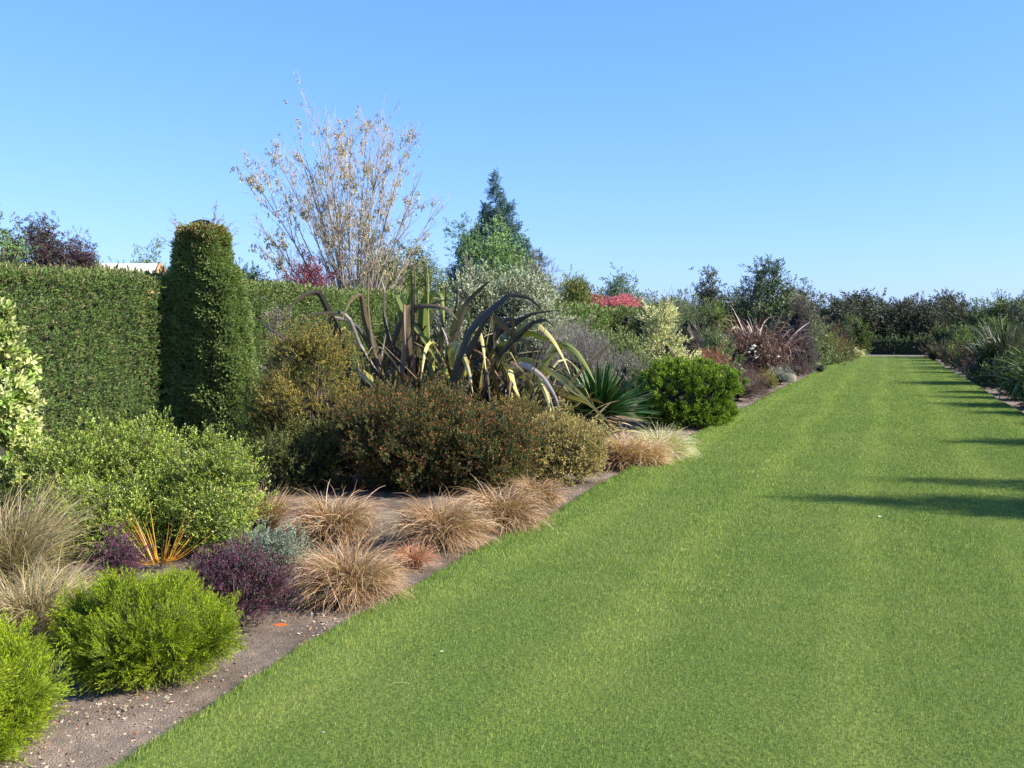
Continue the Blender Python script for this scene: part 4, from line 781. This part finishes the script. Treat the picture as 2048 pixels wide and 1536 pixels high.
mound('grey_mound', 'smooth grey mound at the right lawn edge', 'shrub', 0, 0, 0, 0, T_TINY, [((.15, .16, .13), 3)], None, S=.055, scl=2.2, cov=4, core=.75, pos=(3.1, 36.5), w_=1.0, h=.5)
mound('rust_mound', 'rust red mound on the right border', 'shrub', 0, 0, 0, 0, T_TINY, [((.22, .08, .05), 3), ((.12, .06, .04), 2)], None, S=.055, scl=2.4, cov=4, core=.75, pos=(3.1, 40.5), w_=1.0, h=.6)
mound('dark_shrub', 'dark green low shrub behind the grey mound', 'shrub', 0, 0, 0, 0, T_OLEA, [((.04, .065, .02), 3), ((.07, .1, .03), 2)], None, S=.1, scl=2., cov=4, core=.65, pos=(4.0, 38.8), w_=1.7, h=1.0)
mound('dark_shrub', 'dark green shrub at the right beside the low brown shrub', 'shrub', 0, 0, 0, 0, T_OLEA, [((.04, .065, .02), 3), ((.07, .1, .03), 2)], None, S=.1, scl=2.4, cov=4, core=.65, pos=(3.3, 46.5), w_=1.3, h=.8)
tussock('red_grass', 'red brown tussock at the right edge of the picture', 2050, 812, 70, 760, 900, pal=[((.14, .07, .05), 1)], tip=[((.3, .16, .1), 2), ((.2, .12, .08), 1)], wd=.006, group='', pos=(2.95, 19.3), h=.6, w_=.9)
# upright plants along the right border whose shadows reach over the lawn
SPIRE = lambda w_, h: [((0, 0, h*q), (w_*.5*(1-q)**.8+.03, w_*.5*(1-q)**.8+.03, h*.09)) for q in np.linspace(.06, .93, 14)]
mound('spire_shrub', 'tall narrow pointed shrub of the right border beyond the picture edge', 'shrub', 0, 0, 0, 0, T_WISP, [((.07, .1, .035), 1)], None, S=.16, scl=.9, cov=12, amp=.3, core=.5, up=1.0, pos=(3.6, 10.35), w_=1.75, h=2.75, lobes=SPIRE)
for lab, x, y, h in (('narrow pointed shrub on the right border just past the strap leaved clump', 3.9, 27.2, 1.9), ('narrow pointed shrub behind the big right flax', 3.6, 33.4, 1.9), ('narrow pointed shrub farther along the right border behind the rust mound', 3.7, 42.6, 2.0), ('narrow pointed shrub near the far end of the right border', 3.6, 50.5, 1.9), ('last narrow pointed shrub before the right hedge block', 3.5, 58.5, 1.8)):
    mound('spire_shrub', lab, 'shrub', 0, 0, 0, 0, T_WISP, [((.05, .075, .03), 1)], None, S=.16, scl=1.3, cov=9, amp=.35, core=.5, up=1.0, pos=(x, y), w_=.85, h=h, lobes=SPIRE, stems=False)
for lab, x, y, w_, h, c in (('dark low shrub filling the gap between right flax and grey mound', 3.15, 34.0, 1.4, .75, (.04, .06, .02)), ('dark green shrub between the strap leaved clump and the big right flax', 3.2, 29.3, 1.5, .9, (.035, .06, .015)), ('dull brown shrub after the rust mound on the right border', 3.2, 43.4, 1.5, .8, (.07, .05, .03)),
                            ('dark shrub at the right lawn edge two thirds along', 3.2, 50.0, 1.6, .8, (.04, .055, .02)), ('last dark shrub at the right lawn edge', 3.2, 61.0, 1.6, .9, (.04, .055, .02)), ('small dark shrub just before the red brown tussock at the right picture edge', 3.2, 21.9, 1.3, .7, (.035, .055, .015))):
    mound('dark_shrub', lab, 'shrub', 0, 0, 0, 0, T_OLEA, [(c, 3), (tuple(q*1.7 for q in c), 2)], None, S=.1, scl=1.4 if y < 30 else 2.2, cov=3.5, core=.65, pos=(x, y), w_=w_, h=h)
mound('green_shrub', 'second pointed shrub of the right border beyond the picture edge', 'shrub', 0, 0, 0, 0, T_WISP, [((.07, .1, .035), 1)], None, S=.16, scl=.9, cov=9, amp=.35, core=.4, up=1., pos=(3.6, 11.9), w_=1.2, h=2.3, lobes=SPIRE)
mound('green_shrub', 'rounded shrub of the right border near the picture edge', 'shrub', 0, 0, 0, 0, T_WISP, [((.07, .1, .035), 1)], None, S=.16, scl=.9, cov=9, amp=.35, core=.4, up=1., pos=(3.5, 16.2), w_=1.4, h=1.7, lobes=SPIRE)

# ------------------------------------------------------------------ trees beyond the hedge
def bare_tree():
    reseed('bare tree')
    b = W(706, 27); h = hh(205, 27); root = empty('bare_tree', b, 'tall vase shaped nearly bare tree with pale branches and a few tan leaves', 'tree')
    br, lf = MB(), MB(); col = (.27, .235, .19); tips = []
    tube(br, [(0, 0, -.3), (.02, 0, .5), (.03, 0, 1.1)], [.17, .14, .13], col, 8)
    def grow(p, d, L, r, lev):
        n = 5; P = [np.array(p)]; q = np.array(d, float)
        for i in range(n):
            q = nrm(q+R.normal(size=3)*.07+np.array([0, 0, .035])); P.append(P[-1]+q*L/n)
        rr = np.linspace(r, max(.0028, r*.35), n+1); tube(br, P, rr, np.array(col)*R.uniform(.75, 1.15), 6 if r > .03 else 4 if r > .01 else 3)
        if lev >= 2 and P[-1][2] > 3.2: tips.append((P, L))
        if lev < 4:
            k = (5, 6, 4, 2)[lev]
            for j in range(k):
                t = R.uniform(.25, 1.) if lev else R.uniform(.2, .95); i = min(int(t*n), n-1); s = P[i]*(1-(t*n-i))+P[i+1]*(t*n-i)
                ax = nrm(np.cross(q, rdir(1)[0])); an = R.uniform(.25, .6); dd = nrm((P[i+1]-P[i])); d2 = dd*math.cos(an)+ax*math.sin(an)
                grow(s, d2, L*R.uniform(.36, .62)*(1-.3*t*(lev == 0)), max(.004, np.interp(t, [0, 1], [r, r*.35])*.6), lev+1)
    # the main limbs, aimed as they spread in the photograph
    for px, py, dd in ((500, 335, -.4), (540, 300, .6), (575, 250, -.8), (622, 205, .2), (650, 235, 1.2), (700, 235, -.6), (730, 230, .5), (758, 250, -1.1), (790, 262, .9), (822, 262, .1), (842, 345, -.8), (885, 405, .3), (505, 430, .8), (560, 380, -1.3), (800, 330, 1.5), (690, 260, 1.6), (660, 300, -1.7), (610, 300, 1.4), (740, 300, -1.8), (515, 490, -.2), (850, 490, .5)):
        t = at(px, py, 27+dd)-b; s = np.array([R.normal()*.08, R.normal()*.08, R.uniform(.5, 1.2)]); m = s*.55+t*.45+np.array([-t[0]*.06, -t[1]*.06, .12*t[2]*.3])
        tt = np.linspace(0, 1, 9)[:, None]; P = (1-tt)**2*s+2*tt*(1-tt)*m+tt**2*t; P = P+np.cumsum(R.normal(size=P.shape)*.015, 0)
        r = R.uniform(.026, .046); tube(br, P, np.linspace(r, .006, 9), np.array(col)*R.uniform(.8, 1.1), 6)
        tot = float(np.linalg.norm(t-s))
        for j in range(24):
            q = R.uniform(.22, .99); i = min(int(q*8), 7); s2 = P[i]; dd_ = nrm(P[i+1]-P[i]); ax = nrm(np.cross(dd_, rdir(1)[0])); an = R.uniform(.22, .55)
            grow(s2, dd_*math.cos(an)+ax*math.sin(an)+np.array([0, 0, .1]), tot*R.uniform(.12, .3)*(1.15-.6*q), .018*(1-.6*q), 2+(R.random() < .4))
    P_, D2 = [], []
    for P, L in tips:
        n = int(R.choice([0, 1, 2, 4, 8], p=[.5, .23, .13, .09, .05]))
        for _ in range(n):
            i = R.integers(1, len(P)); P_.append(P[i]+R.normal(size=3)*.03); D2.append([R.normal()*.4, R.normal()*.4, -1])
    P_ = np.array(P_); T = S_(4, .12, .045, 20, 50, .075, fold=.2)
    cl = wob(P_, 1.6) > -.25; P_ = P_[cl]; D2 = np.array(D2)[cl]
    inst(lf, T, P_, nrm(D2), R.uniform(.5, 1.05, len(P_)), pick(len(P_), [((.32, .27, .14), 3), ((.3, .28, .13), 2), ((.22, .16, .12), 2)], .2), pick(len(P_), [((.42, .33, .18), 1)]))
    br.build('trunk', 'bark', parent=root); lf.build('crown', 'leaf', parent=root)
bare_tree()
def plume_tree(name, label, px, d, top, wpx, pal, T=T_TREE, **k): return tree(name, label, px, d, top, wpx, pal, **k)
tree('blue_conifer', 'tall dark blue green conifer rising behind the silvery trees', 992, 62, 342, 150, [((.06, .125, .14), 4), ((.09, .16, .18), 2), ((.045, .085, .08), 2)], form='cone', cov=2.6, nlob=20, low=.1, depth=.5, core=.45, up=.1, scl=.7, clk=.35)
tree('poplar', 'bright green upright leafy tree in front of the blue conifer', 988, 42, 412, 150, [((.14, .24, .07), 4), ((.2, .3, .1), 3), ((.07, .14, .05), 2)], cov=.9, nlob=16, low=.1, sh=16, shl=.2, depth=.6, core=.35, rk=.22)
tree('poplar', 'thin leafy sapling standing left of the bright green tree', 926, 40, 405, 28, [((.10, .18, .07), 1)], cov=1.2, nlob=8, low=.1, sh=5, depth=.7, core=0, rk=.3)
tree('grey_tree', 'bare grey twiggy round topped tree right of the conifer', 1090, 50, 500, 75, [((.22, .19, .15), 3), ((.16, .17, .09), 1)], T=S_(9, .5, .025, 5, 30, .28, fold=0, stem=.01), cov=1.5, depth=.8, core=0, low=.2, up=1.)
tree('olive_tree', 'rounded olive green tree above the hedge middle', 1128, 46, 535, 125, [((.13, .16, .045), 4), ((.18, .19, .07), 3), ((.09, .11, .035), 2)], cov=2., depth=.5, nlob=18, low=.05, core=.5, sh=6)
tree('eucalyptus', 'blue green loose crowned tree with a pointed top', 1238, 48, 520, 120, [((.12, .19, .12), 4), ((.17, .24, .15), 3), ((.08, .13, .08), 2)], form='cone', cov=1.4, nlob=18, sh=12, shl=.16, depth=.6, core=.35, low=.03)
tree('eucalyptus', 'thin blue green side tree right of the pointed one', 1293, 48, 560, 36, [((.12, .18, .12), 4)], cov=1.1, nlob=8, sh=4, depth=.7, core=0, low=.05, rk=.3)
tree('dark_tree', 'dark green bushy tree between olive tree and blue green tree', 1193, 49, 565, 55, [((.06, .1, .045), 4), ((.16, .17, .1), 1)], cov=1.6, nlob=10, sh=5, depth=.6, core=.4, low=.05)
def layered():
    d = 44; L = []
    b = W(1228, d); root = empty('red_maple', b, 'low tree with tiers of pink red leaves above the hedge', 'tree'); cr = MB(); tk = MB()
    ends = []
    for px, py, w_ in ((1190, 612, 22), (1180, 606, 14), (1215, 600, 24), (1247, 594, 14), (1262, 600, 22), (1240, 611, 30), (1270, 612, 20), (1205, 618, 26), (1230, 622, 34), (1262, 622, 24), (1285, 625, 12), (1192, 596, 12), (1226, 606, 20), (1250, 604, 18)):
        c = at(px, py, d+R.uniform(-.8, .8))-b; r = w_/F*d; ends.append(c)
        P, Nn = shell([(tuple(c), (r, r, r*.22))], 80, .9, .1, zmin=-9); inst(cr, T_TREE, P, nrm(Nn*[1, 1, .2]+rdir(len(P))*[.6, .6, .25]), np.full(len(P), .36), pick(len(P), [((.5, .12, .16), 3), ((.58, .19, .22), 2), ((.3, .07, .09), 1)], .2), pick(len(P), [((.6, .17, .18), 1)]))
    limbs(tk, ends, 2.6, .07, (.1, .08, .07)); cr.build('crown', 'leaf', parent=root); tk.build('trunk', 'bark', parent=root)
layered()
for lab, px, d, top, wpx, pal, kw in (
        ('green tree overhanging the top left edge above the hedge', -12, 20, 345, 100, [((.12, .2, .06), 3), ((.17, .24, .09), 2)], dict(cov=1.3, depth=.7, core=.3, sh=5, low=.1)),
        ('dark purple leaved tree behind the hedge at far left', 85, 30, 395, 170, [((.055, .035, .045), 4), ((.09, .05, .055), 2), ((.07, .08, .04), 2)], dict(cov=1.1, depth=.7, core=.3, sh=30, shl=.22, low=.1, nlob=16)),
        ('second dark purple leaved tree thinning out toward the shed', 160, 31, 452, 75, [((.06, .035, .045), 4), ((.09, .05, .055), 2)], dict(cov=.9, depth=.8, core=0, sh=18, shl=.25, low=.1)),
        ('light green bush above the hedge left of the shed roof', 205, 34, 494, 70, [((.16, .22, .05), 3), ((.1, .17, .04), 2)], dict(cov=1.6, sh=6)),
        ('small green bush beyond the shed roof', 258, 52, 506, 70, [((.12, .18, .05), 3)], dict(cov=1.5, sh=5)),
        ('green bush between shed roof and conifer column', 310, 50, 493, 60, [((.14, .2, .05), 3), ((.09, .14, .04), 2)], dict(cov=1.5, sh=4)),
        ('bright green bush right of the conifer column', 492, 28, 505, 75, [((.08, .16, .03), 3), ((.13, .2, .04), 2)], dict(cov=2.)),
        ('dark reddish bush right of the bright green bush', 545, 29, 520, 75, [((.09, .06, .04), 3), ((.08, .1, .04), 2)], dict(cov=1.6, sh=4)),
        ('magenta leaved bush at the foot of the bare tree', 625, 26, 512, 125, [((.2, .05, .085), 3), ((.13, .04, .06), 2), ((.3, .12, .15), 1)], dict(cov=1.6, low=.02, depth=.6)),
        ('green bushy tree behind the bare tree', 755, 33, 462, 165, [((.1, .14, .035), 3), ((.15, .17, .05), 2), ((.07, .1, .03), 2)], dict(cov=1.8, sh=6)),
        ('mixed green tree between bare tree and silvery trees', 838, 34, 478, 120, [((.1, .15, .04), 3), ((.15, .18, .06), 2)], dict(cov=1.6, sh=5, depth=.6)),
        ('low olive bush above the hedge beside the red tiered tree', 1150, 38, 560, 80, [((.12, .15, .03), 3), ((.16, .17, .05), 2)], dict(cov=2., low=.0)),
        ('pale brown bushy tree above the cream variegated shrub', 1320, 52, 586, 90, [((.14, .13, .07), 3), ((.1, .13, .05), 2)], dict(cov=1.8, sh=10, low=.0)),
        ('olive tree of the middle bank left of the dark tufted tree', 1372, 54, 590, 80, [((.1, .12, .05), 3), ((.08, .1, .04), 2)], dict(cov=1.8, sh=8, low=.0)),
        ('dark tufted tree standing above the feathery shrub', 1412, 56, 543, 62, [((.05, .07, .045), 3), ((.08, .07, .05), 2)], dict(cov=1.3, sh=10, shl=.2, depth=.7, core=.3, low=.05)),
        ('yellow green low tree behind the feathery shrub', 1425, 50, 607, 80, [((.13, .17, .035), 3), ((.08, .11, .03), 2)], dict(cov=2., low=.0)),
        ('dark green tree behind the bronze flax, left part of the big clump', 1475, 60, 568, 90, [((.05, .075, .035), 3), ((.08, .09, .045), 2)], dict(cov=1.8, sh=14, shl=.14, low=.0)),
        ('tallest dark green tree of the clump above the bronze flax', 1530, 56, 524, 95, [((.045, .075, .04), 3), ((.08, .11, .06), 2)], dict(cov=1.6, sh=16, shl=.2, low=.02)),
        ('olive green pointed tree right of the tallest dark one', 1572, 54, 545, 110, [((.11, .14, .06), 3), ((.15, .17, .07), 2), ((.07, .09, .04), 1)], dict(cov=1.8, sh=8, form='cone', low=.0)),
        ('spiky dark tree right of the olive pointed tree', 1608, 58, 568, 55, [((.06, .075, .055), 3), ((.1, .1, .08), 2)], dict(cov=1.4, sh=10, shl=.2, low=.0)),
        ('light olive cone shaped shrub tree behind the purple grey shrub', 1618, 50, 628, 60, [((.15, .18, .07), 3), ((.11, .14, .05), 2)], dict(cov=2., form='cone', low=.0)),
        ('round topped green tree above the right flax', 1997, 62, 596, 72, [((.08, .13, .025), 3), ((.13, .19, .04), 2)], dict(cov=2.2, low=.0, core=.6)),
        ('small green cone tree behind the right flax', 1990, 50, 625, 40, [((.14, .19, .06), 3)], dict(cov=2.2, low=.0, form='cone')),
        ('dark spreading tree left of the round topped green tree', 1945, 66, 618, 60, [((.035, .055, .02), 3), ((.1, .13, .03), 1)], dict(cov=2.2, low=.0)),
        ('grey green tree at the right edge behind the flax', 2045, 60, 588, 60, [((.1, .12, .08), 3), ((.07, .09, .05), 2)], dict(cov=1.5, sh=12, shl=.2, low=.0))):
    tree('leafy_tree', lab, px, d, top, wpx, pal, **kw)
# the dark tree belt beyond the far hedge
DK = [((.045, .06, .035), 3), ((.07, .075, .045), 2), ((.035, .045, .025), 2), ((.09, .08, .06), 1)]
belt = []
for k in range(3):
    t = tree('belt_tree', 'tmp', 1600+60*k, 95, 585, 75, DK, cov=1.8, sh=16, shl=.18, low=.0, nlob=16, depth=.55, group='dark trees beyond the far hedge', core=.5); t['h0'] = hh(585, 95); belt.append(t)
spots = [(1640, 598, 94), (1668, 586, 92), (1700, 590, 100), (1733, 575, 96), (1762, 592, 101), (1792, 598, 95), (1822, 586, 99), (1850, 598, 94), (1878, 578, 100), (1903, 590, 95), (1930, 606, 99), (1958, 612, 95), (2030, 590, 99), (2060, 600, 94), (1350, 592, 96), (1310, 596, 99), (1440, 590, 97), (1500, 590, 100)]
near = {1640: 'behind the light olive cone shaped tree', 1668: 'above the maroon shrub', 1700: 'above the left hedge block end', 1733: 'broadest and tallest crown, over the left end of the far hedge', 1762: 'right of the broadest crown, over the far hedge', 1792: 'above the low gap in the middle of the far hedge', 1822: 'twin pointed crown over the middle of the far hedge',
        1850: 'above the right end of the far hedge', 1878: 'tallest pointed crown above the right hedge block', 1903: 'thin pointed crown above the right hedge block', 1930: 'low crown right of the hedge block', 1958: 'behind the dark spreading tree', 2030: 'right of the round topped green tree', 2060: 'cut off by the right picture edge',
        1350: 'behind the pale brown bushy tree', 1310: 'left end of the distant belt, behind the cream shrub', 1440: 'just right of the dark tufted tree', 1500: 'left of the tallest dark clump tree'}
for i, (px, top, d) in enumerate(spots):
    lab = 'distant dark tree '+near[px]
    if i < 3:
        o = belt[i]; b = W(px, d); o.location = (b[0], b[1], -.1); s = hh(top, d)/o['h0']; o.scale = (s, s, s); o['label'] = lab; o.rotation_euler = (0, 0, i*1.3)
    else: copy_tree(belt[i % 3], px, d, top, lab, rz=i*1.9, wf=1.25 if px == 1733 else R.uniform(.9, 1.15))

# ------------------------------------------------------------------ shed behind the hedge
def shed():
    d = 46; A = at(318, 527, d); u = -RT*1.0; v = FW; hr = A[2]; Lr = 5.; hw = 2.2; e = hr-1.0
    b = np.array([A[0], A[1], 0]); root = empty('garden_shed', b, 'cream gable roofed shed showing over the hedge', 'shed')
    def quad(mb, pts, c=(.6, .55, .42)): mb.add(np.array(pts), [list(range(len(pts)))], c)
    Rr, Rl = np.array([0, 0, hr]), u*Lr+np.array([0, 0, hr]); rot = RT*.0
    fr, br = -v*hw+RT*.35, v*hw+RT*.0; z = np.array([0, 0, e])
    rf = MB()
    for sgn, off in ((1, fr), (-1, br)):
        p = [Rr, Rl, Rl+off-np.array([0, 0, 1.]), Rr+off-np.array([0, 0, 1.])]; t = np.array([0, 0, -.08])
        rf.add(np.array(p+[q+t for q in p]), [[0, 1, 2, 3], [4, 7, 6, 5], [0, 4, 5, 1], [1, 5, 6, 2], [2, 6, 7, 3], [3, 7, 4, 0]], (.72, .66, .5))
    rf.build('roof', mat_plain('roof_sheet', (.72, .64, .46), .5, 3, .06), parent=root)
    wl = MB(); i = .15; f2, b2 = fr*.93, br*.93
    for x0 in (-i, -Lr+i):
        q = -u*x0 if False else u*(-x0)
        wl.add(np.array([q+f2+[0, 0, -.2], q+f2+[0, 0, hr-1.05], q+[0, 0, hr-.12], q+b2+[0, 0, hr-1.05], q+b2+[0, 0, -.2]]), [[0, 1, 2, 3, 4]], (.4, .28, .14))
    for off in (f2, b2):
        wl.add(np.array([u*i+off+[0, 0, -.2], u*(Lr-i)+off+[0, 0, -.2], u*(Lr-i)+off+[0, 0, hr-1.05], u*i+off+[0, 0, hr-1.05]]), [[0, 1, 2, 3]], (.6, .5, .35))
    wl.build('wall', mat_plain('shed_wall', (.5, .34, .17), .8, 5), parent=root)
    bb = MB()
    for off in (fr, br): tube(bb, [Rr+RT*.04, Rr+off-np.array([0, 0, 1.])+RT*.04], [.07, .07], (.3, .2, .1), 4)
    bb.build('barge_board', mat_plain('barge_paint', (.3, .17, .07), .6), parent=root)
shed()
# small dark bench-like trough seen behind the feathery shrub
def bird():
    p = at(573, 206, 38); m = MB()
    ico(m, (0, 0, 0), (.1, .035, .035), (.8, .78, .75), .02, 10, 7); ico(m, (.1, 0, .01), (.03, .025, .025), (.8, .78, .75), .0, 8, 6)
    m.add(np.array([[-.1, 0, 0], [-.17, -.03, 0], [-.17, .03, 0], [-.09, 0, .012]]), [[0, 1, 3], [0, 3, 2], [0, 2, 1]], (.7, .68, .66))
    for s in (-1, 1):
        a = np.array([[.05, .02*s, .02], [-.05, .02*s, .02], [.02, .12*s, .09], [-.05, .11*s, .085], [-.04, .2*s, .08]]); t = np.array([0, 0, .006])
        m.add(np.concatenate([a, a+t]), [[0, 1, 3, 2], [5, 7, 8, 6]], (.82, .8, .78)); m.add(np.concatenate([a, a+t]), [[2, 3, 4], [7, 9, 8]], (.7, .68, .66))
    o = m.build('bird', 'bark'); o.location = p; o.rotation_euler = (0, 0, 2.6); tag(o, 'tiny pale bird flying in the blue sky above the bare tree', 'bird')
bird()
